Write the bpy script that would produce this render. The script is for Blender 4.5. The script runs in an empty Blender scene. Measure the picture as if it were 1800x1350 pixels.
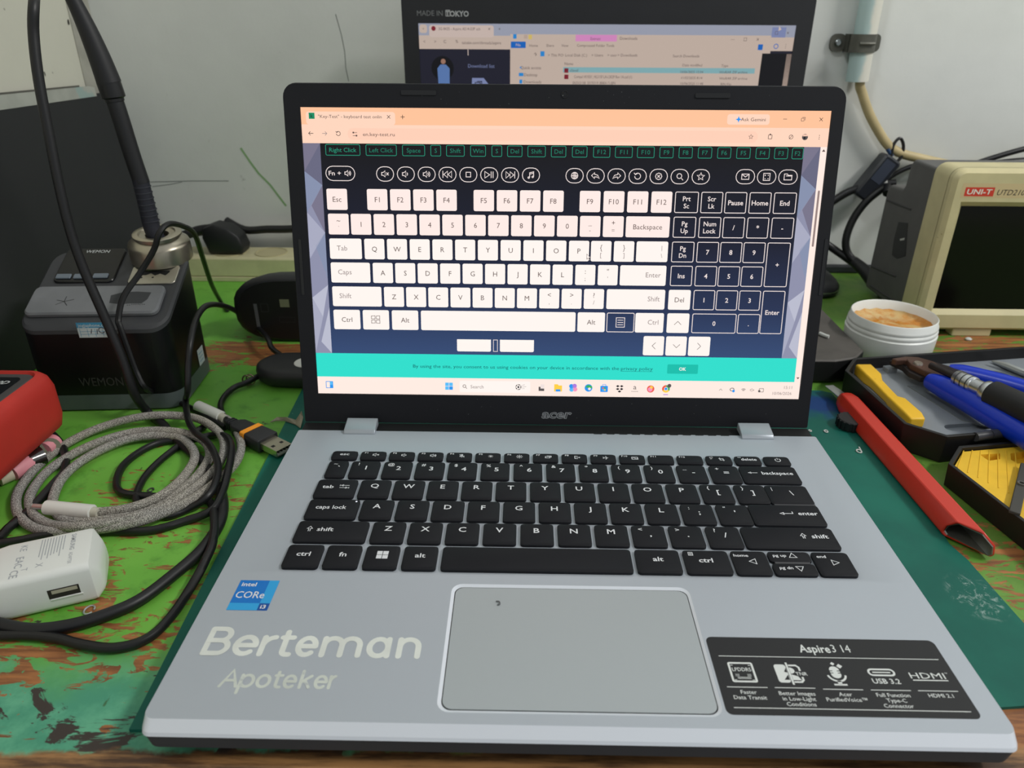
import bpy, bmesh, math, random
from mathutils import Matrix, Vector
from math import sin, cos, pi, radians
random.seed(7)
SC = bpy.context.scene
COL = SC.collection
MM = 0.001

# ------------------------------------------------------------------ camera, world, lights, exposure
CAMP = Vector((-21.93, -242.08, 257.03))            # millimetres
CAMR = (1.1055, -0.0048, 0.0174)
FPX = 1300.6                                          # focal length in pixels of the 1800 px wide frame
cd = bpy.data.cameras.new('camera'); cam = bpy.data.objects.new('camera', cd); COL.objects.link(cam)
cam.location = CAMP * MM; cam.rotation_euler = CAMR
cd.sensor_width = 36; cd.lens = 36 * FPX / 1800; cd.clip_start = 0.01
cd.dof.use_dof = True; cd.dof.focus_distance = 0.41; cd.dof.aperture_fstop = 14
SC.camera = cam
w = bpy.data.worlds.new('world'); SC.world = w; w.use_nodes = True
w.node_tree.nodes['Background'].inputs[0].default_value = (0.93, 0.98, 1.0, 1)
w.node_tree.nodes['Background'].inputs[1].default_value = 0.42
def area(name, loc, target, size, power, color):
    l = bpy.data.lights.new(name, 'AREA'); l.shape = 'RECTANGLE'; l.size, l.size_y = size; l.energy = power; l.color = color
    o = bpy.data.objects.new(name, l); COL.objects.link(o); o.location = loc
    o.rotation_euler = (Vector(target) - Vector(loc)).to_track_quat('-Z', 'Y').to_euler()
area('ceiling_lamp_right', (1.35, -0.25, 1.45), (0, 0.3, 0), (0.6, 0.12), 18, (1.0, 0.98, 0.94))
area('ceiling_lamp_left', (-0.85, -0.3, 1.5), (-0.1, 0.4, 0.05), (0.8, 0.2), 31, (0.94, 0.98, 1.0))
SC.view_settings.view_transform = 'Standard'; SC.view_settings.look = 'None'
SC.view_settings.exposure = 0; SC.view_settings.gamma = 1; SC.view_settings.use_curve_mapping = False

# ------------------------------------------------------------------ survey helpers: a sight line met with a real plane of the room
_RM = None
def _ray(u, v):
    from mathutils import Euler
    return (Euler(CAMR).to_matrix() @ Vector(((u - 900) / FPX, -(v - 675) / FPX, -1))).normalized()
def RP(u, v, p0, n):
    d = _ray(u, v); n = Vector(n); t = (Vector(p0) - CAMP).dot(n) / d.dot(n)
    return CAMP + d * t
def U(u, v, z=0.0): return RP(u, v, (0, 0, z), (0, 0, 1))
def UY(u, v, y): return RP(u, v, (0, y, 0), (0, 1, 0))
def UX(u, v, x): return RP(u, v, (x, 0, 0), (1, 0, 0))

# ------------------------------------------------------------------ materials
def lin(c): return tuple(((x / 255) / 12.92 if x / 255 <= 0.04045 else ((x / 255 + 0.055) / 1.055) ** 2.4) for x in c)
class NT:
    def __init__(s, name):
        s.m = bpy.data.materials.new(name); s.m.use_nodes = True; s.t = s.m.node_tree; s.b = s.t.nodes['Principled BSDF']
        s.co = None
    def n(s, ty, **k):
        x = s.t.nodes.new(ty)
        for a, b in k.items(): setattr(x, a, b)
        return x
    def put(s, sock, v):
        if hasattr(v, 'is_output') or isinstance(v, bpy.types.NodeSocket): s.t.links.new(v, sock)
        else:
            if isinstance(v, tuple) and len(v) == 3 and sock.type == 'RGBA': v = v + (1,)
            sock.default_value = v
    def coord(s):
        if s.co is None: s.co = s.n('ShaderNodeTexCoord').outputs['Object']
        return s.co
    def scaled(s, sc):
        x = s.n('ShaderNodeMapping'); s.put(x.inputs['Vector'], s.coord()); x.inputs['Scale'].default_value = sc; return x.outputs[0]
    def noise(s, scale, detail=3, rough=0.5, vec=None, dist=0.0):
        x = s.n('ShaderNodeTexNoise'); s.put(x.inputs['Vector'], vec or s.coord()); x.inputs['Scale'].default_value = scale
        x.inputs['Detail'].default_value = detail; x.inputs['Roughness'].default_value = rough; x.inputs['Distortion'].default_value = dist
        return x.outputs[0]
    def math(s, op, a, b=0.0, c=0.0, clamp=False):
        x = s.n('ShaderNodeMath', operation=op, use_clamp=clamp); s.put(x.inputs[0], a); s.put(x.inputs[1], b); s.put(x.inputs[2], c); return x.outputs[0]
    def rng(s, v, a, b, lo=0.0, hi=1.0):
        x = s.n('ShaderNodeMapRange'); x.interpolation_type = 'SMOOTHSTEP'; s.put(x.inputs[0], v)
        for i, q in zip((1, 2, 3, 4), (a, b, lo, hi)): x.inputs[i].default_value = q
        return x.outputs[0]
    def mix(s, f, a, b):
        x = s.n('ShaderNodeMix', data_type='RGBA'); s.put(x.inputs[0], f); s.put(x.inputs[6], a); s.put(x.inputs[7], b); return x.outputs[2]
    def xyz(s):
        x = s.n('ShaderNodeSeparateXYZ'); s.put(x.inputs[0], s.coord()); return x.outputs
    def bump(s, h, strength=0.3, dist=0.0005):
        x = s.n('ShaderNodeBump'); x.inputs['Strength'].default_value = strength; x.inputs['Distance'].default_value = dist
        s.put(x.inputs['Height'], h); s.t.links.new(x.outputs[0], s.b.inputs['Normal'])
    def base(s, v): s.put(s.b.inputs['Base Color'], v)
_mc = {}
def mat(name, c, rough=0.5, metal=0.0, spec=0.5, var=0.0, vs=60, bump=0.0, bs=900, dirt=None, ds=40, dt=0.62):
    if name in _mc: return _mc[name]
    N = NT(name); L = lin(c)
    N.b.inputs['Roughness'].default_value = rough; N.b.inputs['Metallic'].default_value = metal; N.b.inputs['Specular IOR Level'].default_value = spec
    col = L
    if var:
        f = N.rng(N.noise(vs, 4), 0.3, 0.7); col = N.mix(f, tuple(x * (1 - var) for x in L), tuple(min(1, x * (1 + var)) for x in L))
    if dirt:
        f = N.rng(N.noise(ds, 6, 0.65), dt, dt + 0.05); col = N.mix(f, col, lin(dirt))
    N.base(col)
    if bump: N.bump(N.noise(bs, 2), bump, 0.0003)
    _mc[name] = N.m; return N.m
def emit(name, c, k=1.0):
    if name in _mc: return _mc[name]
    N = NT(name); N.base((0.01, 0.01, 0.01)); N.b.inputs['Roughness'].default_value = 0.4; N.b.inputs['Specular IOR Level'].default_value = 0.15
    N.b.inputs['Emission Color'].default_value = lin(c) + (1,); N.b.inputs['Emission Strength'].default_value = k
    _mc[name] = N.m; return N.m

# ------------------------------------------------------------------ mesh builder (millimetres)
class MB:
    def __init__(s): s.v = []; s.f = []; s.mi = []
    def add(s, vs, fs, mi=0, T=None):
        k = len(s.v)
        for p in vs:
            p = Vector(p)
            if T is not None: p = T @ p
            s.v.append(p)
        for f in fs: s.f.append([i + k for i in f]); s.mi.append(mi)
        return s
    def loft(s, rings, mi=0, T=None, caps=(True, True), closed=True):
        n = len(rings[0]); vs = [p for r in rings for p in r]; fs = []
        for a in range(len(rings) - 1):
            for i in range(n if closed else n - 1):
                j = (i + 1) % n; fs.append([a * n + i, a * n + j, (a + 1) * n + j, (a + 1) * n + i])
        if caps[0]: fs.append(list(range(n - 1, -1, -1)))
        if caps[1]: fs.append([(len(rings) - 1) * n + i for i in range(n)])
        return s.add(vs, fs, mi, T)
    def prism(s, poly, z0, z1, mi=0, T=None, ch=0.0):
        r = []
        if ch:
            ins = inset(poly, ch)
            r = [[(x, y, z0) for x, y in ins], [(x, y, z0 + ch) for x, y in poly], [(x, y, z1 - ch) for x, y in poly], [(x, y, z1) for x, y in ins]]
        else: r = [[(x, y, z0) for x, y in poly], [(x, y, z1) for x, y in poly]]
        return s.loft(r, mi, T)
    def box(s, a, b, mi=0, T=None):
        return s.prism([(a[0], a[1]), (b[0], a[1]), (b[0], b[1]), (a[0], b[1])], a[2], b[2], mi, T)
    def lathe(s, prof, n=24, mi=0, T=None, caps=(False, False)):
        rings = [[(r * cos(2 * pi * i / n), r * sin(2 * pi * i / n), z) for i in range(n)] for r, z in prof]
        return s.loft(rings, mi, T, caps)
    def tube(s, pts, r, n=10, mi=0, caps=True, sub=6, close_in=False):
        P = catmull(pts, sub) if sub else [Vector(p) for p in pts]
        R = r if callable(r) else (lambda t: r)
        t0 = (P[1] - P[0]).normalized(); up = Vector((0, 0, 1)) if abs(t0.z) < .9 else Vector((1, 0, 0))
        nrm = (up - t0 * up.dot(t0)).normalized(); rings = []
        for i, p in enumerate(P):
            t = (P[min(i + 1, len(P) - 1)] - P[max(i - 1, 0)]).normalized()
            nrm = (nrm - t * nrm.dot(t)).normalized(); bi = t.cross(nrm); rr_ = R(i / (len(P) - 1))
            rings.append([p + (nrm * cos(2 * pi * k / n) + bi * sin(2 * pi * k / n)) * rr_ for k in range(n)])
        return s.loft(rings, mi, None, (caps, caps))
def inset(poly, d):
    n = len(poly); out = []
    for i in range(n):
        p0, p1, p2 = (Vector(poly[(i + k) % n]) for k in (-1, 0, 1))
        a = (p1 - p0); b = (p2 - p1)
        if a.length < 1e-9 or b.length < 1e-9: out.append(tuple(p1)); continue
        a.normalize(); b.normalize(); na = Vector((-a.y, a.x)); nb = Vector((-b.y, b.x)); m = na + nb
        k = m.length_squared
        m = m * (2 * d / k) if k > .15 else na * d
        out.append((p1.x + m.x, p1.y + m.y))
    return out
def catmull(pts, sub):
    P = [Vector(p) for p in pts]; out = []
    for i in range(len(P) - 1):
        a, b, c, d = P[max(i - 1, 0)], P[i], P[i + 1], P[min(i + 2, len(P) - 1)]
        for k in range(sub):
            t = k / sub
            out.append(0.5 * ((2 * b) + (c - a) * t + (2 * a - 5 * b + 4 * c - d) * t * t + (3 * b - a - 3 * c + d) * t ** 3))
    out.append(P[-1]); return out
def rr(x0, y0, x1, y1, r, n=5):
    r = min(r, abs(x1 - x0) / 2 - 1e-4, abs(y1 - y0) / 2 - 1e-4); out = []
    for cx, cy, a in ((x1 - r, y0 + r, -pi / 2), (x1 - r, y1 - r, 0), (x0 + r, y1 - r, pi / 2), (x0 + r, y0 + r, pi)):
        for k in range(n + 1): out.append((cx + r * cos(a + k * pi / 2 / n), cy + r * sin(a + k * pi / 2 / n)))
    return out
def rr4(x0, y0, x1, y1, rb, rt, n=6):     # separate radii for the low and the high corners
    out = []
    for cx, cy, a, r in ((x1 - rb, y0 + rb, -pi / 2, rb), (x1 - rt, y1 - rt, 0, rt), (x0 + rt, y1 - rt, pi / 2, rt), (x0 + rb, y0 + rb, pi, rb)):
        for k in range(n + 1): out.append((cx + r * cos(a + k * pi / 2 / n), cy + r * sin(a + k * pi / 2 / n)))
    return out
def circ(cx, cy, r, n=20, ry=None): return [(cx + r * cos(2 * pi * k / n), cy + (ry or r) * sin(2 * pi * k / n)) for k in range(n)]
def holed(mb, outer, holes, z, mi=0, T=None):
    bm = bmesh.new()
    for lp in [outer] + holes:
        vs = [bm.verts.new((x, y, z)) for x, y in lp]
        for i in range(len(vs)): bm.edges.new((vs[i], vs[(i + 1) % len(vs)]))
    bmesh.ops.triangle_fill(bm, use_beauty=True, use_dissolve=False, edges=bm.edges[:])
    for f in bm.faces:
        if f.normal.z < 0: f.normal_flip()
    bm.verts.index_update()
    mb.add([v.co.copy() for v in bm.verts], [[v.index for v in f.verts] for f in bm.faces], mi, T); bm.free(); return mb
def strip_rings(mb, ra, rb, mi=0, T=None): return mb.loft([ra, rb], mi, T, (False, False))
def obj(name, mb, mats, parent=None, bevel=0.0, seg=2, smooth=40, origin=None, sub=0):
    me = bpy.data.meshes.new(name); o0 = Vector(origin) if origin is not None else Vector((0, 0, 0))
    if parent is not None and origin is None: o0 = Vector(parent['_o']) if '_o' in parent else o0
    if parent is None and origin is None and mb.v:
        o0 = Vector((sum(v.x for v in mb.v) / len(mb.v), sum(v.y for v in mb.v) / len(mb.v), min(v.z for v in mb.v)))
    me.from_pydata([(v - o0) * MM for v in mb.v], [], mb.f)
    mats = mats if isinstance(mats, (list, tuple)) else [mats]
    for m in mats: me.materials.append(m)
    if len(mats) > 1:
        for p, i in zip(me.polygons, mb.mi): p.material_index = i
    bm = bmesh.new(); bm.from_mesh(me); 
    if smooth is not None: bmesh.ops.remove_doubles(bm, verts=bm.verts, dist=1e-7)
    bm.to_mesh(me); bm.free()
    if smooth:
        me.shade_smooth(); me.set_sharp_from_angle(angle=radians(smooth))
    o = bpy.data.objects.new(name, me); COL.objects.link(o)
    if parent is not None:
        o.parent = parent
        o.location = (o0 - Vector(parent['_o'])) * MM if '_o' in parent else (0, 0, 0)
    else: o.location = o0 * MM
    o['_o'] = tuple(o0)
    if bevel:
        b = o.modifiers.new('bevel', 'BEVEL'); b.width = bevel * MM; b.segments = seg; b.limit_method = 'ANGLE'; b.angle_limit = radians(35)
    if sub:
        b = o.modifiers.new('subsurf', 'SUBSURF'); b.levels = b.render_levels = sub
    return o
def thing(name, label, cat, loc, group=None):
    o = bpy.data.objects.new(name, None); COL.objects.link(o); o.location = Vector(loc) * MM; o.empty_display_size = 0.01
    o['_o'] = tuple(loc); return tag(o, label, cat, group)
def tag(o, label, cat, group=None):
    o['label'] = label; o['category'] = cat
    if group: o['group'] = group
    return o
def struct(o): o['kind'] = 'structure'; return o

# ------------------------------------------------------------------ flat print
_tc = {}
_fc = bpy.data.curves.new('glyphs', 'FONT'); _fo = bpy.data.objects.new('glyphs', _fc); COL.objects.link(_fo)
def glyphs(s, bold=0.0, res=2):
    k = (s, bold, res)
    if k not in _tc:
        _fc.body = s; _fc.offset = bold; _fc.resolution_u = res; _fc.fill_mode = 'FRONT'
        bpy.context.view_layer.update(); dg = bpy.context.evaluated_depsgraph_get()
        m = bpy.data.meshes.new_from_object(_fo.evaluated_get(dg))
        vs = [(v.co.x, v.co.y) for v in m.vertices]; fs = [list(p.vertices) for p in m.polygons]
        bpy.data.meshes.remove(m)
        if not vs: vs = [(0, 0)]
        _tc[k] = (vs, fs, min(v[0] for v in vs), max(v[0] for v in vs))
    return _tc[k]
class Draw:
    """draws on a plane: O origin, ex, ey axes, layers lifted along the normal"""
    def __init__(s, O, ex, ey, names, lift=0.02):
        s.O = Vector(O); s.ex = Vector(ex).normalized(); s.ey = Vector(ey).normalized(); s.nz = s.ex.cross(s.ey); s.mb = MB(); s.nm = names; s.lift = lift
    def P(s, x, y, l): return s.O + s.ex * x + s.ey * y + s.nz * (l * s.lift)
    def uv(s, p): d = Vector(p) - s.O; return d.dot(s.ex), d.dot(s.ey)
    def poly(s, pts, m, l=1): s.mb.add([s.P(x, y, l) for x, y in pts], [list(range(len(pts)))], s.nm.index(m))
    def rect(s, x0, y0, x1, y1, m, l=1, r=0):
        if x1 < x0: x0, x1 = x1, x0
        if y1 < y0: y0, y1 = y1, y0
        s.poly(rr(x0, y0, x1, y1, r, 3) if r else [(x0, y0), (x1, y0), (x1, y1), (x0, y1)], m, l)
    def ring(s, outer, wd, m, l=1):
        inn = inset(outer, wd); s.mb.loft([[s.P(x, y, l) for x, y in outer], [s.P(x, y, l) for x, y in inn]], s.nm.index(m), None, (False, False))
    def frame(s, x0, y0, x1, y1, r, wd, m, l=1):
        if y1 < y0: y0, y1 = y1, y0
        s.ring(rr(x0, y0, x1, y1, r, 4), wd, m, l)
    def circle(s, x, y, r, m, l=1, n=16): s.poly(circ(x, y, r, n), m, l)
    def line(s, pts, wd, m, l=1, close=False, round_=False):     # one mitred ribbon, no overlapping pieces
        P = [Vector(pts[0])]
        for q_ in pts[1:]:
            if (Vector(q_) - P[-1]).length > 1e-4: P.append(Vector(q_))
        if close and (P[0] - P[-1]).length < 1e-4: P.pop()
        n = len(P)
        if n < 2: return
        A, B = [], []
        for i in range(n):
            d0 = (P[i] - P[i - 1]).normalized() if (close or i > 0) else None; d1 = (P[(i + 1) % n] - P[i]).normalized() if (close or i < n - 1) else None
            d0 = d0 or d1; d1 = d1 or d0; n0 = Vector((-d0.y, d0.x)); n1 = Vector((-d1.y, d1.x)); k = n0 + n1
            k = k * (wd / 2 * 2 / max(k.length_squared, 1.2)) if k.length_squared > .05 else n1 * wd / 2
            A.append(tuple(P[i] + k)); B.append(tuple(P[i] - k))
        idx = range(n if close else n - 1)
        for i in idx: j = (i + 1) % n; s.poly([B[i], B[j], A[j], A[i]], m, l)
        if round_ and not close:
            for c_, d_ in ((P[0], P[0] - P[1]), (P[-1], P[-1] - P[-2])):
                a0 = math.atan2(d_.y, d_.x); s.poly([(c_.x + wd / 2 * cos(a0 + t), c_.y + wd / 2 * sin(a0 + t)) for t in [-pi / 2 + pi * q / 6 for q in range(7)]], m, l)
    def text(s, t, x, y, h, m, l=2, align='c', bold=0.0, width=None, shear=0.0, stretch=1.0, vc=True):
        vs, fs, x0, x1 = glyphs(t, bold); k = h / 0.682; kx = k * stretch
        if width: kx = width / max(1e-6, x1 - x0)
        ox = {'c': -(x0 + x1) / 2, 'l': -x0, 'r': -x1}[align]; oy = -0.341 if vc else 0
        s.mb.add([s.P(x + (a + ox) * kx + shear * (b + oy) * k, y + (b + oy) * k, l) for a, b in vs], fs, s.nm.index(m))
    # small pictograms in a box of half size q
    def arc(s, x, y, r, a0, a1, wd, m, l=2, n=8): s.line([(x + r * cos(radians(a0 + (a1 - a0) * i / n)), y + r * sin(radians(a0 + (a1 - a0) * i / n))) for i in range(n + 1)], wd, m, l)
    def icon(s, k, x, y, q, m, l=2, wd=None):
        wd = wd or q * .22; L = lambda p, c=False: s.line([(x + a * q, y + b * q) for a, b in p], wd, m, l, c)
        if k.startswith('spk'):
            L([(-.9, -.35), (-.5, -.35), (0, -.8), (0, .8), (-.5, .35), (-.9, .35)], True)
            if k[3:] == 'x': L([(.35, -.35), (.95, .35)]); L([(.35, .35), (.95, -.35)])
            else:
                for i in range(int(k[3:])): s.arc(x, y, q * (.45 + .4 * i), -50, 50, wd, m, l, 6)
                if k[3:] == '2' and False: pass
        elif k == 'prev': L([(-.95, -.7), (-.95, .7)]); L([(-.75, 0), (-.0, .65), (-.0, -.65)], True); L([(.1, 0), (.85, .65), (.85, -.65)], True)
        elif k == 'next': L([(.95, -.7), (.95, .7)]); L([(.75, 0), (.0, .65), (.0, -.65)], True); L([(-.1, 0), (-.85, .65), (-.85, -.65)], True)
        elif k == 'play': L([(-.9, -.65), (-.9, .65), (.1, 0)], True); L([(.4, -.65), (.4, .65)]); L([(.8, -.65), (.8, .65)])
        elif k == 'stop': L([(-.6, -.6), (.6, -.6), (.6, .6), (-.6, .6)], True)
        elif k == 'note': L([(-.35, -.6), (-.35, .6), (.7, .85), (.7, -.4)]); L([(-.35, .25), (.7, .5)]); s.ring(circ(x - q * .6, y - q * .65, q * .3, 10), wd, m, l); s.ring(circ(x + q * .45, y - q * .45, q * .3, 10), wd, m, l)
        elif k == 'globe':
            s.ring(circ(x, y, q * .85, 16), wd, m, l); L([(-.8, 0), (.8, 0)]); L([(0, -.8), (0, .8)]); s.ring(circ(x, y, q * .4, 12, q * .85), wd * .8, m, l); L([(.2, -.1), (.7, -.5)])
        elif k == 'undo': L([(-.95, .05), (-.25, .75), (-.25, .35), (.5, .15), (.95, -.65), (.3, -.25), (-.25, -.25), (-.25, -.65)], True)
        elif k == 'redo': L([(.95, .05), (.25, .75), (.25, .35), (-.5, .15), (-.95, -.65), (-.3, -.25), (.25, -.25), (.25, -.65)], True)
        elif k == 'reload': s.arc(x, y, q * .7, 140, -180, wd, m, l, 12); L([(-.9, .75), (-.55, .35), (-.1, .6)])
        elif k == 'cross': s.ring(circ(x, y, q * .85, 8), wd, m, l); L([(-.3, -.3), (.3, .3)]); L([(-.3, .3), (.3, -.3)])
        elif k == 'search': s.ring(circ(x - q * .1, y + q * .1, q * .65, 14), wd, m, l); L([(.4, -.4), (.85, -.85)])
        elif k == 'star': L([(.95 * (1 if i % 2 == 0 else .42) * sin(i * pi / 5), .95 * (1 if i % 2 == 0 else .42) * cos(i * pi / 5)) for i in range(10)], True)
        elif k == 'mail': L([(-.85, -.6), (.85, -.6), (.85, .6), (-.85, .6)], True); L([(-.7, .45), (0, -.05), (.7, .45)])
        elif k == 'calc': L([(-.75, -.8), (.75, -.8), (.75, .8), (-.75, .8)], True); [L([(a - .12, b), (a + .12, b)]) for a in (-.35, .35) for b in (-.4, .35)]; L([(-.35, .2), (-.35, .5)])
        elif k == 'folder': L([(-.9, -.65), (.9, -.65), (.9, .4), (0, .4), (-.2, .7), (-.9, .7)], True); L([(-.5, .25), (.85, .25)])
        elif k == 'win': [s.rect(x + a * q, y + b * q, x + (a + .85) * q, y + (b + .85) * q, m, l) for a in (-.9, .05) for b in (-.9, .05)]
        elif k == 'win8':
            for a in (-.9, .1):
                for b in (-.8, .1): L([(a, b), (a + .75, b - .05 * (a > 0)), (a + .75, b + .65), (a, b + .6)], True)
        elif k == 'menu': L([(-.8, -.9), (.8, -.9), (.8, .9), (-.8, .9)], True); [L([(-.55, b), (.55, b)]) for b in (-.45, 0, .45)]
        elif k == 'power': s.arc(x, y, q * .75, 120, 420, wd, m, l, 14); L([(0, .2), (0, 1.0)])
        elif k.startswith('sun'):
            s.ring(circ(x, y, q * .38, 10), wd, m, l); [L([(.6 * cos(a), .6 * sin(a)), (float(k[3:]) * cos(a), float(k[3:]) * sin(a))]) for a in [i * pi / 4 for i in range(8)]]
        elif k == 'mon': L([(-.9, -.5), (.5, -.5), (.5, .3), (-.9, .3)], True); L([(-.4, .6), (.9, .6), (.9, -.2)])
        elif k == 'out': L([(.2, .7), (-.7, .7), (-.7, -.7), (.2, -.7)]); L([(-.2, 0), (.95, 0)]); L([(.6, .35), (.95, 0), (.6, -.35)])
        elif k == 'plane': L([(-.9, .25), (.95, 0), (-.9, -.25)]); L([(-.1, .9), (.4, 0), (-.1, -.9)]); L([(-.9, .5), (-.7, 0), (-.9, -.5)])
        elif k == 'pad': L([(-.9, -.6), (.9, -.6), (.9, .6), (-.9, .6)], True); L([(-.5, .4), (.6, -.4)])
        elif k == 'crop': L([(-.5, .9), (-.5, -.4), (.9, -.4)]); L([(-.9, .4), (.5, .4), (.5, -.9)])
        elif k == 'mic': s.rect(x - q * .3, y - q * .2, x + q * .3, y + q * .9, m, l); L([(-.6, .1), (-.6, -.4), (.6, -.4), (.6, .1)]); L([(0, -.4), (0, -.9)]); L([(-.8, .8), (.8, -.8)])
        elif k == 'tri^': L([(-.8, -.6), (.8, -.6), (0, .8)], True)
        elif k == 'triv': L([(-.8, .6), (.8, .6), (0, -.8)], True)
        elif k == 'tri<': L([(.6, -.8), (.6, .8), (-.8, 0)], True)
        elif k == 'tri>': L([(-.6, -.8), (-.6, .8), (.8, 0)], True)
        elif k == 'larr': L([(1.6, 0), (-.6, 0)]); L([(-.6, .4), (-1.5, 0), (-.6, -.4)], True)
        elif k == 'ret': L([(1.6, .6), (1.6, -.2), (-.6, -.2)]); L([(-.6, .2), (-1.5, -.2), (-.6, -.6)], True)
        elif k == 'uarr': L([(-.22, -1), (-.22, .1), (-.7, .1), (0, 1), (.7, .1), (.22, .1), (.22, -1)])
        elif k == 'tabs':
            L([(-1.3, .55), (1.3, .55)]); L([(-1.3, .2), (-1.3, .9)]); L([(-.4, .9), (-1.1, .55), (-.4, .2)], True)
            L([(-1.3, -.55), (1.3, -.55)]); L([(1.3, -.2), (1.3, -.9)]); L([(.4, -.9), (1.1, -.55), (.4, -.2)], True)
        elif k in '^v<>':
            p = {'^': [(-.9, -.45), (0, .45), (.9, -.45)], 'v': [(-.9, .45), (0, -.45), (.9, .45)], '<': [(.45, .9), (-.45, 0), (.45, -.9)], '>': [(-.45, .9), (.45, 0), (-.45, -.9)]}[k]; L(p)
    def done(s, name, mats, parent): return obj(name, s.mb, mats, parent, smooth=None)

# ------------------------------------------------------------------ the room
WALL_Y, LEFT_X, T_Y0 = 560.0, -449.0, -60.0
def wall_mat(name, c, speck, seed):
    N = NT(name); N.b.inputs['Roughness'].default_value = 0.75; N.b.inputs['Specular IOR Level'].default_value = 0.25
    v = N.n('ShaderNodeMapping'); N.put(v.inputs[0], N.coord()); v.inputs['Location'].default_value = (seed, seed * .7, seed * .3); v = v.outputs[0]
    a = N.rng(N.noise(3.5, 5, 0.6, v), 0.35, 0.75); col = N.mix(a, lin(c), tuple(x * .88 for x in lin(c)))
    b = N.rng(N.noise(26, 7, 0.7, v, .6), 0.66, 0.74, 0, .45); col = N.mix(b, col, lin((140, 142, 134)))
    d = N.rng(N.noise(70, 2, 0.5, v), speck, speck + .03); col = N.mix(d, col, lin((52, 48, 46)))
    N.base(col); N.bump(N.noise(30, 6, .6, v), .25, .002); return N.m
wb = MB().box((-900, WALL_Y, -760), (1300, WALL_Y + 60, 1200)); struct(obj('wall_back', wb, wall_mat('paint_white', (226, 228, 224), .80, 3), smooth=None))
wl = MB().box((LEFT_X - 60, -800, -760), (LEFT_X, WALL_Y, 1200)); struct(obj('wall_left', wl, wall_mat('paint_cream', (214, 212, 198), .695, 11), smooth=None))
fl = MB().box((-509, -800, -780), (1300, 620, -760)); struct(obj('floor', fl, mat('concrete_floor', (120, 118, 112), .8, var=.15), smooth=None))
tr = MB().box((LEFT_X, 522, -2), (LEFT_X + 1.2, WALL_Y, 700)); struct(obj('trim_1', tr, mat('corner_strip', (168, 166, 156), .8, var=.1), smooth=None, bevel=.4))  # thin darker sheet added for the shade strip in the wall corner
bs = MB().box((-440, WALL_Y - 7, 0), (900, WALL_Y, 9)); struct(obj('baseboard_back', bs, mat('dark_edge', (46, 50, 54), .6, var=.2), smooth=None, bevel=2))
# crayon stroke and pencil lines drawn on the wall
def wall_line(name, pts, wd, m, par):
    D = Draw((0, WALL_Y - .15, 0), (1, 0, 0), (0, 0, 1), [m.name]); D.nz = Vector((0, -1, 0))
    P = [D.uv(UY(u, v, WALL_Y)) for u, v in pts]
    D.line(P, wd, m.name, 0)
    return D.done(name, [m], par)
wo = bpy.data.objects['wall_back']
wall_line('crayon_mark', [(423, 260), (440, 285), (455, 305), (475, 325), (490, 345), (503, 362)], 2.2, mat('green_crayon', (142, 178, 128), .8), wo)
wall_line('pencil_mark', [(262, 320), (300, 319), (340, 318), (402, 318)], .8, mat('pencil_grey', (130, 134, 132), .8), wo)
wall_line('pencil_mark', [(268, 328), (300, 324), (320, 320)], .7, mat('pencil_grey', (130, 134, 132), .8), wo)
wall_line('pencil_mark', [(590, 25), (600, 60), (606, 90), (608, 120), (613, 143)], .7, mat('pencil_grey', (130, 134, 132), .8), wo)

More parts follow.
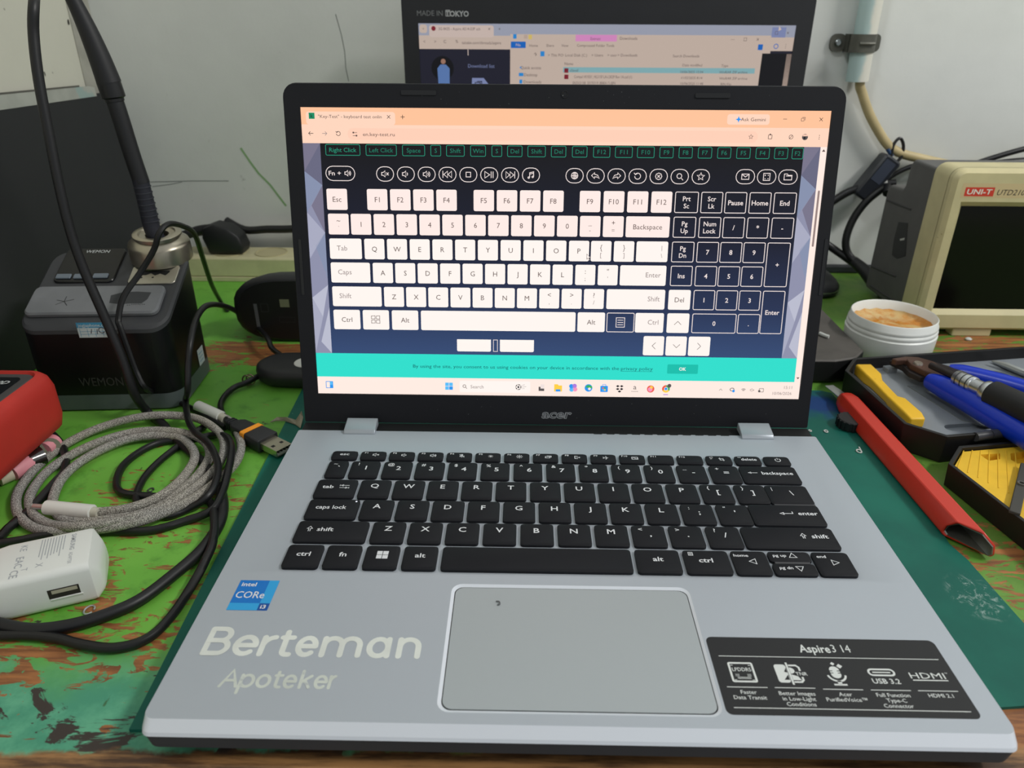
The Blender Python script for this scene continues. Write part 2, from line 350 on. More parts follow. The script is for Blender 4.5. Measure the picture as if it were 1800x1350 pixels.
# ------------------------------------------------------------------ workbench
def bench_mat():
    N = NT('chipped_green_paint'); x, y, z = N.xyz(); N.b.inputs['Roughness'].default_value = .5
    gr = N.scaled((14, 40, 20)); g2 = N.scaled((9, 16, 10))
    big = N.noise(7, 4, .6); fine = N.noise(60, 5, .65)
    col = N.mix(N.rng(big, .35, .68), lin((98, 168, 56)), lin((126, 194, 76)))
    col = N.mix(N.rng(fine, .52, .72, 0, .55), col, lin((70, 128, 40)))
    # older turquoise coat towards the front edge on the left
    tq = N.math('MULTIPLY', N.rng(N.math('ADD', y, N.math('MULTIPLY', N.math('SUBTRACT', N.noise(16, 5, .6), .5), .075)), .012, -.034), N.rng(x, -.02, -.12))
    col = N.mix(tq, col, N.mix(N.rng(fine, .4, .7), lin((72, 152, 122)), lin((100, 178, 142))))
    # olive grime at the right front; towards the back it is painted shade
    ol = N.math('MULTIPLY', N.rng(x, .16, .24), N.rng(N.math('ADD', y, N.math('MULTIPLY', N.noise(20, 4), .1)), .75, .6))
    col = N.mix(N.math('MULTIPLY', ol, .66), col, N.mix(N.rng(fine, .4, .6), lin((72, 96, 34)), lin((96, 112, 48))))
    # worn through to brown wood
    def patch(cx, cy, rx, ry):
        dx = N.math('MULTIPLY', N.math('SUBTRACT', x, cx), 1 / rx); dy = N.math('MULTIPLY', N.math('SUBTRACT', y, cy), 1 / ry)
        r = N.math('SQRT', N.math('ADD', N.math('MULTIPLY', dx, dx), N.math('MULTIPLY', dy, dy))); return N.rng(r, 1.3, .3)
    wear = N.math('MULTIPLY', N.rng(y, .05, -.05), .02)
    for p, k in (((-.262, .322, .075, .035), .24), ((-.215, .315, .03, .03), .12), ((-.30, .0, .10, .035), .10), ((-.236, .045, .025, .03), .06), ((-.255, -.02, .03, .04), .12), ((-.2, .01, .05, .03), .07), ((.38, .35, .09, .05), .22), ((.235, .06, .05, .06), .16), ((-.20, .10, .06, .05), .04), ((-.24, .14, .07, .05), .07), ((-.2, .06, .045, .09), .07), ((-.27, .1, .06, .05), .05), ((.195, -.04, .05, .025), .4), ((-.34, .0, .05, .06), .12)):
        wear = N.math('ADD', wear, N.math('MULTIPLY', patch(*p), k))
    wn = N.noise(3.4, 8, .68, gr, .9)
    wm = N.rng(N.math('ADD', wn, wear), .655, .685)
    wood = N.mix(N.rng(N.noise(4, 6, .7, N.scaled((6, 60, 10))), .35, .65), lin((120, 74, 44)), lin((176, 116, 66)))
    col = N.mix(wm, col, wood)
    # nearly black chips near the front edge
    bl = N.rng(N.math('ADD', N.noise(2.6, 7, .66, g2, 1.2), N.math('ADD', N.rng(y, .0, -.05, 0, .12), N.rng(x, .05, -.12, -.05, .03))), .70, .72)
    col = N.mix(bl, col, lin((58, 50, 46)))
    # bare worn wood along the very edge
    ed = N.rng(N.math('ADD', N.math('SUBTRACT', y, N.math('MULTIPLY', x, .028)), N.math('MULTIPLY', N.math('SUBTRACT', fine, .5), .012)), -.0455, -.049)
    ew = N.mix(N.rng(N.noise(3, 7, .7, N.scaled((5, 50, 30))), .35, .62), lin((74, 50, 34)), lin((168, 124, 78)))
    col = N.mix(ed, col, ew)
    # scratches
    sc_ = N.rng(N.noise(4.2, 3, .6, N.scaled((60, 14, 30)), .4), .70, .74, 0, .7); col = N.mix(sc_, col, lin((56, 84, 30)))
    N.base(col); N.bump(N.math('ADD', N.math('MULTIPLY', wm, -.5), N.math('MULTIPLY', fine, .3)), .35, .0006); return N.m
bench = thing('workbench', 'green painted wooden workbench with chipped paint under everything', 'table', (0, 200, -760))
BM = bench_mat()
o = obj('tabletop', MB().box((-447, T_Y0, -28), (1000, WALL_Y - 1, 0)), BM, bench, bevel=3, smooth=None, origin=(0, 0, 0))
for x, y in ((-430, -40), (-430, 520), (940, -40), (940, 520)): obj('leg', MB().box((x, y, -760), (x + 40, y + 40, -28)), mat('bench_wood', (130, 92, 58), .7, var=.2), bench, smooth=None)

# cutting mat under the laptop
def mat_mat():
    N = NT('cutting_mat_rubber'); x, y, z = N.xyz(); N.b.inputs['Roughness'].default_value = .55; N.b.inputs['Specular IOR Level'].default_value = .3
    c = N.mix(N.rng(N.noise(12, 5, .6), .35, .7), lin((16, 92, 80)), lin((24, 110, 93)))
    c = N.mix(N.rng(N.noise(45, 6, .7, None, .5), .68, .75, 0, .7), c, lin((18, 62, 56)))
    c = N.mix(N.rng(N.noise(160, 2, .5), .74, .77, 0, .6), c, lin((120, 165, 150)))
    sx_ = N.math('MULTIPLY', N.math('SUBTRACT', x, .2025), 1 / .012); sy_ = N.math('MULTIPLY', N.math('SUBTRACT', y, .040), 1 / .016)     # chalky scuff
    sr_ = N.math('SQRT', N.math('ADD', N.math('MULTIPLY', sx_, sx_), N.math('MULTIPLY', sy_, sy_)))
    c = N.mix(N.math('MULTIPLY', N.rng(sr_, 1.2, .7), N.rng(N.noise(140, 7, .75, None, 1.0), .5, .62, 0, .6)), c, lin((170, 190, 184)))
    dx = N.math('SUBTRACT', x, .192); dy = N.math('SUBTRACT', y, .238)
    r = N.math('SQRT', N.math('ADD', N.math('MULTIPLY', dx, dx), N.math('MULTIPLY', dy, dy)))
    c = N.mix(N.rng(N.math('ADD', r, N.math('MULTIPLY', N.noise(60, 4), .03)), .04, .024, 0, .85), c, lin((18, 48, 120)))
    N.base(c); return N.m
pm = [(-176.5, -43.5), (60, -37), (212, -22)] + [tuple(U(u, v, 1).xy) for u, v in ((1840, 1140), (1800, 1098), (1744, 1035), (1700, 985), (1669, 958))] + [(212.5, 104), (212, 258), (205, 262), (-188.5, 262)]
tag(obj('cutting_mat', MB().prism(pm, 0.05, 1.6), mat_mat(), smooth=None, origin=(0, 0, 0)), 'dark teal cutting mat lying under the open silver laptop', 'mat')
MZ = 1.6

# ------------------------------------------------------------------ the open laptop
silver = mat('silver_plastic', (180, 187, 196), .42, metal=.25, spec=.5, bump=.05, bs=4000)
silver_edge = mat('silver_edge', (226, 231, 240), .35, metal=.15)  # paler than the deck: light caught by the bevels is in the colour
pad_m = mat('trackpad_surface', (173, 180, 184), .38, metal=.2)
charcoal = mat('charcoal_plastic', (48, 49, 54), .55, var=.06)
bez = mat('bezel_black', (29, 30, 35), .6, spec=.25, bump=.08, bs=3000)
blk = mat('black_gap', (12, 12, 14), .6)
keym = mat('key_black', (24, 25, 30), .55, spec=.22, bump=.05, bs=5000)
white_ink = mat('white_print', (226, 228, 232), .5)
lap = thing('laptop', 'open silver laptop with black keys, showing an on-screen keyboard test page', 'laptop', (0, 55, 1.6))
X, Z = 163.55, 19.0
obj('bottom_case', MB().loft([[(x, y, 4.6) for x, y in rr(-X + 5, -51, X - 5, 170, 6)], [(x, y, 7.5) for x, y in rr(-X + .6, -55.4, X - .6, 175, 5)], [(x, y, 14.2) for x, y in rr(-X, -56, X, 175, 4)]]), charcoal, lap)
obj('hinge_channel', MB().box((-X + 1, 163.5, 14), (X - 1, 175.5, 17.6)), blk, lap, smooth=None)
for x in (-120, 120):
    for y in (-35, 140): obj('rubber_foot', MB().prism(rr(x - 18, y - 4, x + 18, y + 4, 3.5), 1.6, 5.2), blk, lap)
top = MB()
outer = rr4(-X, -52.1, X, 163.2, 4, 1.2)
recess = [(-161, 28.9), (160, 28.9), (153, 147), (-150, 147)]
padhole = rr(-53.2, -47, 56.4, 23.8, 5)
holed(top, outer, [recess, padhole], Z)
lipA = rr4(-X - .3, -55.6, X + .3, 163.4, 4, 1.2); lipB = rr4(-X - .4, -56.2, X + .4, 163.4, 4, 1.2)
strip_rings(top, [(x, y, Z) for x, y in outer], [(x, y, 15.6) for x, y in lipA], 1)
strip_rings(top, [(x, y, 15.6) for x, y in lipA], [(x, y, 14.2) for x, y in lipB], 1)
inn = [(-139, 33.0), (141, 33.0), (141, 141), (-139, 141)]
for i in range(4):
    j = (i + 1) % 4; a, b, c, d = recess[i], recess[j], inn[j], inn[i]
    top.add([(a[0], a[1], Z), (b[0], b[1], Z), (c[0], c[1], 17.6), (d[0], d[1], 17.6)], [[0, 3, 2, 1][::-1]])
top.add([(x, y, 17.6) for x, y in inn], [[0, 1, 2, 3]])
padin = rr(-51.7, -45.5, 55.2, 22.3, 4)
strip_rings(top, [(x, y, Z) for x, y in padhole], [(x, y, Z - .7) for x, y in padin], 1)
obj('top_case', top, [silver, silver_edge], lap, smooth=20)
obj('trackpad', MB().prism(rr(-51.3, -45.1, 54.8, 21.9, 4), 17.0, 18.5), pad_m, lap, smooth=None)
obj('trackpad_gap', MB().prism(padin, 16.5, 17.9), blk, lap, smooth=None)
# keys: (label, x0, x1, y0, y1)
def mkkey(x0, x1, y0, y1, notch=None):
    mb = MB(); zt = 19.5
    rings = [[(x, y, 17.0) for x, y in rr(x0, y0, x1, y1, 1.8, 3)], [(x, y, zt - .5) for x, y in rr(x0, y0, x1, y1, 1.8, 3)], [(x, y, zt) for x, y in rr(x0 + .8, y0 + .9, x1 - .8, y1 - .6, 1.6, 3)]]
    mb.loft(rings); k = obj('key', mb, keym, lap, smooth=30); return k
KZ = 19.5
def legend(k, f):
    D = Draw((0, 0, KZ), (1, 0, 0), (0, 1, 0), ['w'], lift=.02); f(D); D.done('key_legend', [white_ink], k)
p = 19.05
def sym(x0, x1, y0, y1, main, small=None, h=3.7):
    k = mkkey(x0, x1, y0, y1); cx, cy = (x0 + x1) / 2, (y0 + y1) / 2
    def f(D):
        if main: D.text(main, cx + (.8 if small else -.2), cy + (1.2 if small else 2.6), h, 'w', 1, bold=.012, stretch=1.12)
        if small: D.text(small, x0 + 4.4, y1 - 3.6, 2.6, 'w', 1, bold=.01, stretch=1.1)
    legend(k, f)
def word(x0, x1, y0, y1, t, h=2.9, dx=0, ic=None, icx=0, al='c', st=1.18):
    k = mkkey(x0, x1, y0, y1); cx, cy = (x0 + x1) / 2, (y0 + y1) / 2
    def f(D):
        D.text(t, cx + dx, cy + 1.2, h, 'w', 1, bold=.016, stretch=st, align=al)
        if ic: D.icon(ic, cx + icx, cy + 1.4, 2.0 if ic != 'larr' else 1.7, 'w', 1, .4)
    legend(k, f)
# number row
YN = (110.2, 127.4); YQ = (90.5, 107.9); YA = (71.5, 88.8); YZ = (52.6, 69.6); YC = (33.2, 50.3)
sym(-134.9, -123.4, *YN, '`', '~')
for i, (a, b) in enumerate(zip('1234567890-=', '!@#$%^&*()_+')): sym(-121.3 + p * i * .9985, -104.6 + p * i * .9985, *YN, a, b)
word(105.6, 138.2, *YN, 'backspace', dx=4.5, ic='larr', icx=-9.6, st=1.05)
word(-136.3, -113.9, *YQ, 'tab', dx=-4.5, ic='tabs', icx=4.6)
for i, a in enumerate('QWERTYUIOP'): sym(-112 + p * i, -94.9 + p * i, *YQ, a)
for i, (a, b) in enumerate((('[', '{'), (']', '}'))): sym(-112 + p * (10 + i), -94.9 + p * (10 + i), *YQ, a, b)
word(-136.2, -109, *YA, 'caps lock', h=3.0, dx=-.8, st=1.0)
for i, a in enumerate('ASDFGHJKL'): sym(-107.4 + p * i, -90.2 + p * i, *YA, a)
for i, (a, b) in enumerate(((';', ':'), ("'", '"'))): sym(-107.4 + p * (9 + i), -90.2 + p * (9 + i), *YA, a, b)
word(-136.8, -100.2, *YZ, 'shift', dx=-3.4, ic='uarr', icx=-11.5)
for i, a in enumerate('ZXCVBNM'): sym(-98 + p * i, -81 + p * i, *YZ, a)
for i, (a, b) in enumerate(((',', '<'), ('.', '>'), ('/', '?'))): sym(-98 + p * (7 + i), -81 + p * (7 + i), *YZ, a, b)
word(91.6, 138.6, *YZ, 'shift', dx=15.5, ic='uarr', icx=7.2)
# two halves of the tall backslash and enter key
k = mkkey(114.9, 138.3, 90.3, 107.9); legend(k, lambda D: (D.text('\\', 128.4, 100.4, 4, 'w', 1, bold=.01), D.text('|', 118.3, 104.3, 2.6, 'w', 1)))
k = mkkey(100.8, 138.5, 71.5, 89.4); legend(k, lambda D: (D.text('enter', 131, 81.6, 2.9, 'w', 1, bold=.016, stretch=1.12), D.icon('ret', 119.5, 81.8, 2.2, 'w', 1, .45)))
kb = MB().box((116, 88.9, 17.6), (138, 90.6, 19.0)); obj('key_bridge', kb, mat('key_groove', (70, 70, 74), .35), lap, smooth=None)
for t, x0, x1 in (('ctrl', -136.7, -119.1), ('fn', -117.1, -100.1), ('alt', -79, -62.3), ('alt', 34.6, 56.2)): word(x0, x1, *YC, t, h=3.0)
k = mkkey(-97.8, -81.2, *YC); legend(k, lambda D: D.icon('win', -89.2, 43, 3.1, 'w', 1))
mkkey(-60, 32.6, *YC)
k = mkkey(58.2, 80.2, *YC); legend(k, lambda D: (D.text('ctrl', 68.5, 42.6, 3.0, 'w', 1, bold=.016, stretch=1.18), D.icon('menu', 61.9, 47.2, 1.3, 'w', 1, .25)))
k = mkkey(81.8, 98.9, *YC); legend(k, lambda D: (D.icon('tri<', 91.3, 42.3, 2.3, 'w', 1, .4), D.text('home', 86.4, 46.6, 1.9, 'w', 1, bold=.014, stretch=1.15)))
k = mkkey(121.4, 139.3, *YC); legend(k, lambda D: (D.icon('tri>', 131, 42.3, 2.3, 'w', 1, .4), D.text('end', 125.6, 46.6, 1.9, 'w', 1, bold=.014, stretch=1.15)))
k = mkkey(100, 120.4, 42.7, 50.3); legend(k, lambda D: (D.text('pg up', 105.4, 47, 1.9, 'w', 1, bold=.014, stretch=1.1), D.icon('tri^', 111.8, 47, 2.3, 'w', 1, .4)))
k = mkkey(100, 120.4, 33.2, 41.6); legend(k, lambda D: (D.text('pg dn', 106, 38, 1.9, 'w', 1, bold=.014, stretch=1.1), D.icon('triv', 112.6, 37.6, 2.3, 'w', 1, .4)))
obj('key_bridge', MB().box((102, 41.2, 17.6), (119, 43.0, 19.0)), mat('key_groove', (70, 70, 74), .35), lap, smooth=None)
fk = [('esc', None)] + [('F%d' % i, ic) for i, ic in zip(range(1, 13), ('spkx', 'spk1', 'spk2', 'mic', 'sun.75', 'sun1.0', 'mon', 'out', 'plane', 'pad', None, None))] + [('prt', 'crop'), ('delete', None), ('', 'power')]
for i, (t, ic) in enumerate(fk):
    x0 = -135.4 + i * 17.22; k = mkkey(x0, x0 + 15.2, 129.4, 138.4); cx = x0 + 7.6
    def f(D, t=t, ic=ic, cx=cx, x0=x0):
        if t in ('esc', 'delete'): D.text(t, cx + (.6 if t == 'delete' else 0), 134.6, 2.5, 'w', 1, bold=.016, stretch=1.2 if t == 'esc' else 1.02)
        elif t == 'prt': D.text('prt', x0 + 3.4, 136.6, 1.2, 'w', 1, bold=.01); D.text('sc', x0 + 3.1, 135, 1.2, 'w', 1, bold=.01)
        elif t: D.text(t, x0 + 3.2, 136.3, 1.5, 'w', 1, bold=.014, stretch=1.15)
        if t == 'delete': D.text('ins', x0 + 3.0, 136.8, 1.2, 'w', 1, bold=.01)
        if ic: D.icon(ic, cx + (1.6 if t else .5), 134.2, 1.9 if ic != 'power' else 2.1, 'w', 1, .42)
    legend(k, f)
ld = Draw((0, 0, KZ), (1, 0, 0), (0, 1, 0), ['w']); ld.circle(-110.9, 86.6, .55, 'w', 1); ld.done('caps_light', [emit('led_white', (225, 228, 245), 1.3)], lap)

# stickers and lettering on the palm rest
BL = [mat('sticker_blue', (0, 116, 204), .35), mat('sticker_light_blue', (44, 164, 228), .35), mat('sticker_dark_blue', (0, 78, 160), .35), white_ink]
obj('processor_sticker', MB().box((-152.2, 4.6, Z), (-134.0, 23.9, Z + .12)), BL[0], lap, smooth=None)
D = Draw((0, 0, Z + .12), (1, 0, 0), (0, 1, 0), ['b', 'l', 'd', 'w'], lift=.03)
D.rect(-138.6, 9, -134, 23.9, 'l', 1); D.rect(-152.2, 4.6, -138.6, 9, 'l', 1); D.rect(-138.6, 4.6, -134, 9, 'd', 1)
D.text('intel', -147.3, 21.1, 2.4, 'w', 2, bold=.02, align='c', width=6.8); D.text('CORe', -144.6, 14.3, 4.2, 'w', 2, bold=.008, width=13.2); D.text('i3', -136.4, 6.8, 2.2, 'w', 2, bold=.02, width=2.4)
D.done('processor_sticker_print', BL, lap)
vin = [mat('worn_vinyl_white', (222, 226, 220), .6, var=.06, vs=80, dirt=(190, 195, 193), ds=60, dt=.66), mat('worn_vinyl_grey', (204, 210, 202), .6, var=.06, vs=80, dirt=(186, 192, 192), ds=90, dt=.62)]
def strokes(D, word, spans, base, xh, cap, wd, m):
    el = lambda cx, cy, rx, ry, a0, a1, n=14: [(cx + rx * cos(radians(a0 + (a1 - a0) * i / n)), cy + ry * sin(radians(a0 + (a1 - a0) * i / n))) for i in range(n + 1)]
    lay = [0]
    def put(pts):
        lay[0] += 1; cl = (Vector(pts[0]) - Vector(pts[-1])).length < 1e-3
        D.line(pts, wd, m, lay[0], close=cl, round_=True)
    for ch, (x0, x1) in zip(word, spans):
        lay[0] = 0; h = wd / 2; l, r_, b, t, c = x0 + h, x1 - h, base + h, base + xh - h, base + cap - h; mx, my = (l + r_) / 2, (b + t) / 2
        if ch == 'B':
            md = b + (c - b) * .52; k = (c - md) / 2; k2 = (md - b) / 2
            put([(l, b), (l, c)]); put([(l, c)] + el(r_ - k - .8, md + k, k, k, 90, -90) + [(l, md)]); put([(l, md)] + el(r_ - k2, md - k2, k2, k2, 90, -90) + [(l, b)])
        elif ch == 'A': put([(l, b), (mx, c), (r_, b)]); put([(l + (mx - l) * .4, b + (c - b) * .36), (r_ - (r_ - mx) * .4, b + (c - b) * .36)])
        elif ch == 'e': put(el(mx, my, (r_ - l) / 2, (t - b) / 2, -48, -360, 18)); put([(l, my), (r_, my)])
        elif ch == 'r': put([(l, b), (l, t)]); put(el(r_, b + (t - b) * .45, r_ - l, (t - b) * .55, 172, 95, 8))
        elif ch == 't': mm_ = l + (r_ - l) * .34; q_ = min(1.8, (r_ - mm_) * .7); put([(mm_, base + cap * .93 - h)] + el(mm_ + q_, b + q_, q_, q_, 180, 270, 6) + [(max(r_, mm_ + q_ + .2), b)]); put([(l, t), (r_, t)])
        elif ch in 'mn':
            n_ = 2 if ch == 'm' else 1; w_ = (r_ - l) / n_; put([(l, b), (l, t)])
            for i in range(n_): put([(l + w_ * i, t - w_ * .5)] + el(l + w_ * (i + .5), t - w_ * .5, w_ / 2, w_ / 2, 180, 0, 10) + [(l + w_ * (i + 1), b)])
        elif ch in 'ao': put(el(mx, my, (r_ - l) / 2, (t - b) / 2, 0, 360, 20)); (put([(r_, t), (r_, b)]) if ch == 'a' else None)
        elif ch == 'p': put(el(mx, my, (r_ - l) / 2, (t - b) / 2, 0, 360, 20)); put([(l, t), (l, b - (t - b) * .55)])
        elif ch == 'k': put([(l, b), (l, c)]); put([(r_, t), (l + .3, my - .2)]); put([(l + (r_ - l) * .4, my + .4), (r_, b)])
D = Draw((0, 0, Z), (1, 0, 0), (0, 1, 0), ['v', 'g'], lift=.04)
strokes(D, 'Berteman', [(-154.2, -142.8), (-141.9, -131.2), (-130.7, -123.4), (-123.2, -116.2), (-115.5, -106), (-104.9, -87.4), (-85.7, -75.4), (-73, -62.7)], -21.4, 11.7, 16.0, 2.5, 'v')
D.done('vinyl_name', vin, lap)
D = Draw((0, 0, Z), (1, 0, 0), (0, 1, 0), ['v', 'g'], lift=.04)
strokes(D, 'Apoteker', [(-140.6, -132.8), (-132.9, -126.7), (-126.3, -120.2), (-119.6, -115.6), (-115.4, -109.9), (-109, -103.9), (-103.1, -97.6), (-97.4, -94.2)], -37.4, 7.0, 9.4, 1.35, 'g')
D.done('vinyl_word', vin, lap)
obj('feature_sticker', MB().prism(rr(57.6, -45.8, 154.0, -6.6, 2.6), Z, Z + .12), mat('sticker_black', (22, 23, 27), .5), lap, smooth=None)
D = Draw((0, 0, Z + .12), (1, 0, 0), (0, 1, 0), ['w', 'k'], lift=.025)
q = lambda u, v: tuple(U(u, v, Z + .12).xy)
t0 = q(1404, 1140); t1 = q(1458, 1140); D.text('Aspire', t0[0], t0[1], 4.0, 'w', 1, align='l', bold=.018, width=t1[0] - t0[0])
t0 = q(1461, 1140); t1 = q(1494, 1141); D.text('3 14', t0[0], t0[1], 4.0, 'w', 1, align='l', width=t1[0] - t0[0])
for a, b in (((1263, 1152.5), (1650, 1160)), ((1290, 1243.5), (1707, 1251.5)), ((1278, 1207.5), (1349, 1208.5)), ((1362, 1208.5), (1433, 1210)), ((1447, 1211.5), (1517, 1212.5)), ((1531, 1213), (1601, 1214)), ((1614, 1214.5), (1684, 1215))):
    pa, pb = q(*a), q(*b); ym = (pa[1] + pb[1]) / 2; D.line([(pa[0], ym), (pb[0], ym)], .34, 'w', 1)
for t, u, v, h in (('Faster', 1316, 1216.5, 1.75), ('Data Transit', 1319, 1226, 1.75), ('Better Images', 1401, 1219, 1.75), ('in Low-Light', 1405, 1228.5, 1.75), ('Conditions', 1409, 1238, 1.75), ('Acer', 1486, 1220.5, 1.75), ('PurifiedVoice™', 1489, 1230, 1.75), ('Full Function', 1570, 1222, 1.75), ('Type-C', 1576, 1231.5, 1.75), ('Connector', 1580, 1241, 1.75), ('HDMI 2.1', 1654, 1223, 1.75)):
    D.text(t, *q(u, v), h, 'w', 1, bold=.006)
c = q(1305, 1181.5); D.frame(c[0] - 5.1, c[1] - 5.1, c[0] + 5.1, c[1] + 5.1, .9, .85, 'w', 1)
D.text('LPDDR5', c[0], c[1] + 1.4, 1.8, 'w', 1, bold=.008, width=7.6)
for i in range(4):
    for j in range(3): 
        for s in (-1, 1): D.rect(c[0] + s * 2.4 - .7 + i * .4, c[1] - 1.2 - j * .45, c[0] + s * 2.4 - .45 + i * .4, c[1] - .95 - j * .45, 'w', 1)
for b in (-2.6, -3.2): D.line([(c[0] - 2.6, c[1] + b), (c[0] + 2.8, c[1] + b)], .25, 'w', 1)
for sx in (-1, 1):
    for b in (3.5, -3.9): D.line([(c[0] + sx * 3.6 - .5, c[1] + b), (c[0] + sx * 3.6 + .5, c[1] + b)], .3, 'w', 1)
c = q(1388, 1184); D.poly(rr(c[0] - 5.4, c[1] - 4.6, c[0] - .6, c[1] + 4.6, 1.2), 'w', 1)
D.line([(c[0] + .6, c[1] + 4.2), (c[0] + 3.6, c[1] + 4.2), (c[0] + 4.6, c[1] + 3.2), (c[0] + 4.6, c[1] + 1.4)], .8, 'w', 1); D.line([(c[0] + .6, c[1] - 4.2), (c[0] + 3.6, c[1] - 4.2), (c[0] + 4.6, c[1] - 3.2), (c[0] + 4.6, c[1] - 1.6)], .8, 'w', 1)
D.line([(c[0], c[1] - 5.6), (c[0], c[1] + 5.6)], .8, 'w', 3)
D.poly([(c[0] + .5 + 1.9 * cos(radians(t)), c[1] + 1.5 + 1.6 * sin(radians(t))) for t in range(-90, 91, 18)], 'w', 2); D.poly([(c[0] + .5, c[1] - 3.3), (c[0] + 3.9, c[1] - 3.3), (c[0] + 3.0, c[1] - 1.4), (c[0] + .5, c[1] - .4)], 'w', 2)
D.poly([(c[0] - 2, c[1] + .8), (c[0] - .7, c[1] + .4), (c[0] - .7, c[1] + 3)], 'k', 2); D.poly([(c[0] - 3, c[1] - 3.2), (c[0] - .8, c[1] - 3.2), (c[0] - .8, c[1] - .6)], 'k', 2)
D.text('TNR', c[0] + 4.7, c[1] - .1, 1.6, 'w', 4, bold=.012)
c = q(1470, 1186); D.poly(rr(c[0] - 2, c[1] - 1.8, c[0] + 2, c[1] + 4.2, 1.9), 'w', 1); D.arc(c[0], c[1] + .3, 3.6, 190, 350, .8, 'w', 1, 10); D.rect(c[0] - .8, c[1] - 4.8, c[0] + .8, c[1] - 3, 'w', 1); D.rect(c[0] - 2.6, c[1] - 5.4, c[0] + 2.6, c[1] - 4.6, 'w', 1)
for b in (1.7, .6): D.rect(c[0] - 2.1, c[1] + b, c[0] - .9, c[1] + b + .4, 'k', 2); D.rect(c[0] + .9, c[1] + b, c[0] + 2.1, c[1] + b + .4, 'k', 2)
for a, b, r in ((.4, 5.6, .9), (2.8, 4.4, 1.2)): D.poly([(c[0] + a - r, c[1] + b), (c[0] + a, c[1] + b - r), (c[0] + a + r, c[1] + b), (c[0] + a, c[1] + b + r)], 'w', 1)
c = q(1549, 1182); D.frame(c[0] - 5.5, c[1] - 1.9, c[0] + 5.5, c[1] + 1.9, 1.85, .8, 'w', 1); D.line([(c[0] - 3.6, c[1]), (c[0] + 3.6, c[1])], .6, 'w', 1)
c = q(1558, 1197.5); D.text('USB 3.2', *c, 2.4, 'w', 1, bold=.014, width=11)
c = q(1631, 1188); D.text('HDMI', c[0] - .3, c[1], 2.9, 'w', 1, bold=0, width=14); D.text('™', c[0] + 7.8, c[1] + 1.2, 1, 'w', 1); D.line([(c[0] - 7, c[1] - 2.3), (c[0] + 7, c[1] - 2.3)], .5, 'w', 1)
D.done('feature_sticker_print', [mat('sticker_ink', (218, 222, 220), .5), mat('sticker_black', (22, 23, 27), .5)], lap)
# hinges
for x0, x1 in ((-134.0, -114.2), (116.2, 136.2)):
    obj('hinge_cover', MB().loft([[(x0, 158.6, 18.5), (x1, 158.6, 18.5), (x1, 158.6, 19.6), (x0, 158.6, 19.6)], [(x0, 160.5, 18.5), (x1, 160.5, 18.5), (x1, 160.5, 21.5), (x0, 160.5, 21.5)], [(x0, 172, 18.5), (x1, 172, 18.5), (x1, 172, 23.5), (x0, 172, 23.5)]]), mat('hinge_silver', (166, 173, 181), .35, metal=.3), lap, bevel=.5)
for i in range(11): obj('vent_slot', MB().box((24 + i * 8.0, 162.6, 17.8), (29 + i * 8.0, 163.6, 19.3)), blk, lap, smooth=None)

# lid
LY, LZ, LA = 176.83, 15.03, 0.1994
lx, ly_, ln = Vector((1, 0, 0)), Vector((0, sin(LA), cos(LA))), Vector((0, -cos(LA), sin(LA)))
LT = Matrix(((1, 0, 0, 0), (0, ly_.y, ln.y, LY), (0, ly_.z, ln.z, LZ), (0, 0, 0, 1)))
def LAB(u, v, c=0.0):
    p_ = RP(u, v, Vector((0, LY, LZ)) + ln * c, ln) - Vector((0, LY, LZ)); return p_.x, p_.dot(ly_)
SX0, SX1, SB0, SB1 = -153.55, 155.6, 21.6, 195.75
lid = MB(); lp = rr4(-X, 2.0, X, 209.2, 1.5, 8)
hole = [(SX0, SB0), (SX1, SB0), (SX1, SB1), (SX0, SB1)]
holed(lid, inset(lp, .6), [hole], 1.2, 0, LT)
strip_rings(lid, [(a, b, 1.2) for a, b in inset(lp, .6)], [(a, b, -.3) for a, b in lp], 0, LT)
strip_rings(lid, [(a, b, 0.0) for a, b in hole], [(a, b, 1.2) for a, b in hole], 0, LT)
obj('screen_bezel', lid, bez, lap, smooth=30)
obj('lid_shell', MB().prism(lp, -5.2, -.25, 0, LT, ch=.8), mat('lid_silver', (160, 166, 172), .4, metal=.3), lap, smooth=30)
for (u0, v0, u1, v1) in ((705, 160, 767, 166), (1222, 165, 1284, 171), (725, 749, 778, 753), (1181, 756, 1235, 760)):
    a0, b0 = LAB(u0, (v0 + v1) / 2, 1.2); a1, b1 = LAB(u1, (v0 + v1) / 2, 1.2); hh = 1.3 if v0 < 300 else .7
    mb = MB(); bm_ = (b0 + b1) / 2; mb.prism(rr(a0, bm_ - hh, a1, bm_ + hh, .8), 1.1, 1.7, 0, LT); obj('bumper', mb, mat('bumper_rubber', (26, 27, 30), .35), lap, smooth=None)
for u, v in ((530, 470), (1447, 470)):
    a, b = LAB(u, v, 1.2); obj('side_bumper', MB().prism(rr(a - .9, b - 17, a + .9, b + 17, .5), 1.1, 1.5, 0, LT), mat('bumper_rubber', (26, 27, 30), .35), lap, smooth=None)
a, b = LAB(993, 165.5, 1.2)
obj('webcam', MB().lathe([(2.2, 1.1), (2.2, 1.5), (1.5, 1.5), (1.3, 1.25), (0, 1.25)], 20, 0, LT @ Matrix.Translation((a, b, 0))), mat('lens_black', (18, 18, 22), .12), lap)
D = Draw(LT @ Vector((0, 0, 1.2)), lx, ly_, ['k', 'w', 'g'], lift=.03)
for u, v in ((895, 168), (1094, 170), (967, 165)): D.circle(*LAB(u, v, 1.2), .35, 'k', 1, 8)
for i in range(46):
    a_, b_ = random.uniform(-160, 160), random.choice((random.uniform(7, 20), random.uniform(197, 207))); D.circle(a_, b_, random.uniform(.08, .2), 'g', 1, 6)
D.done('bezel_specks', [blk, white_ink, mat('dust_grey', (120, 122, 124), .8)], lap)
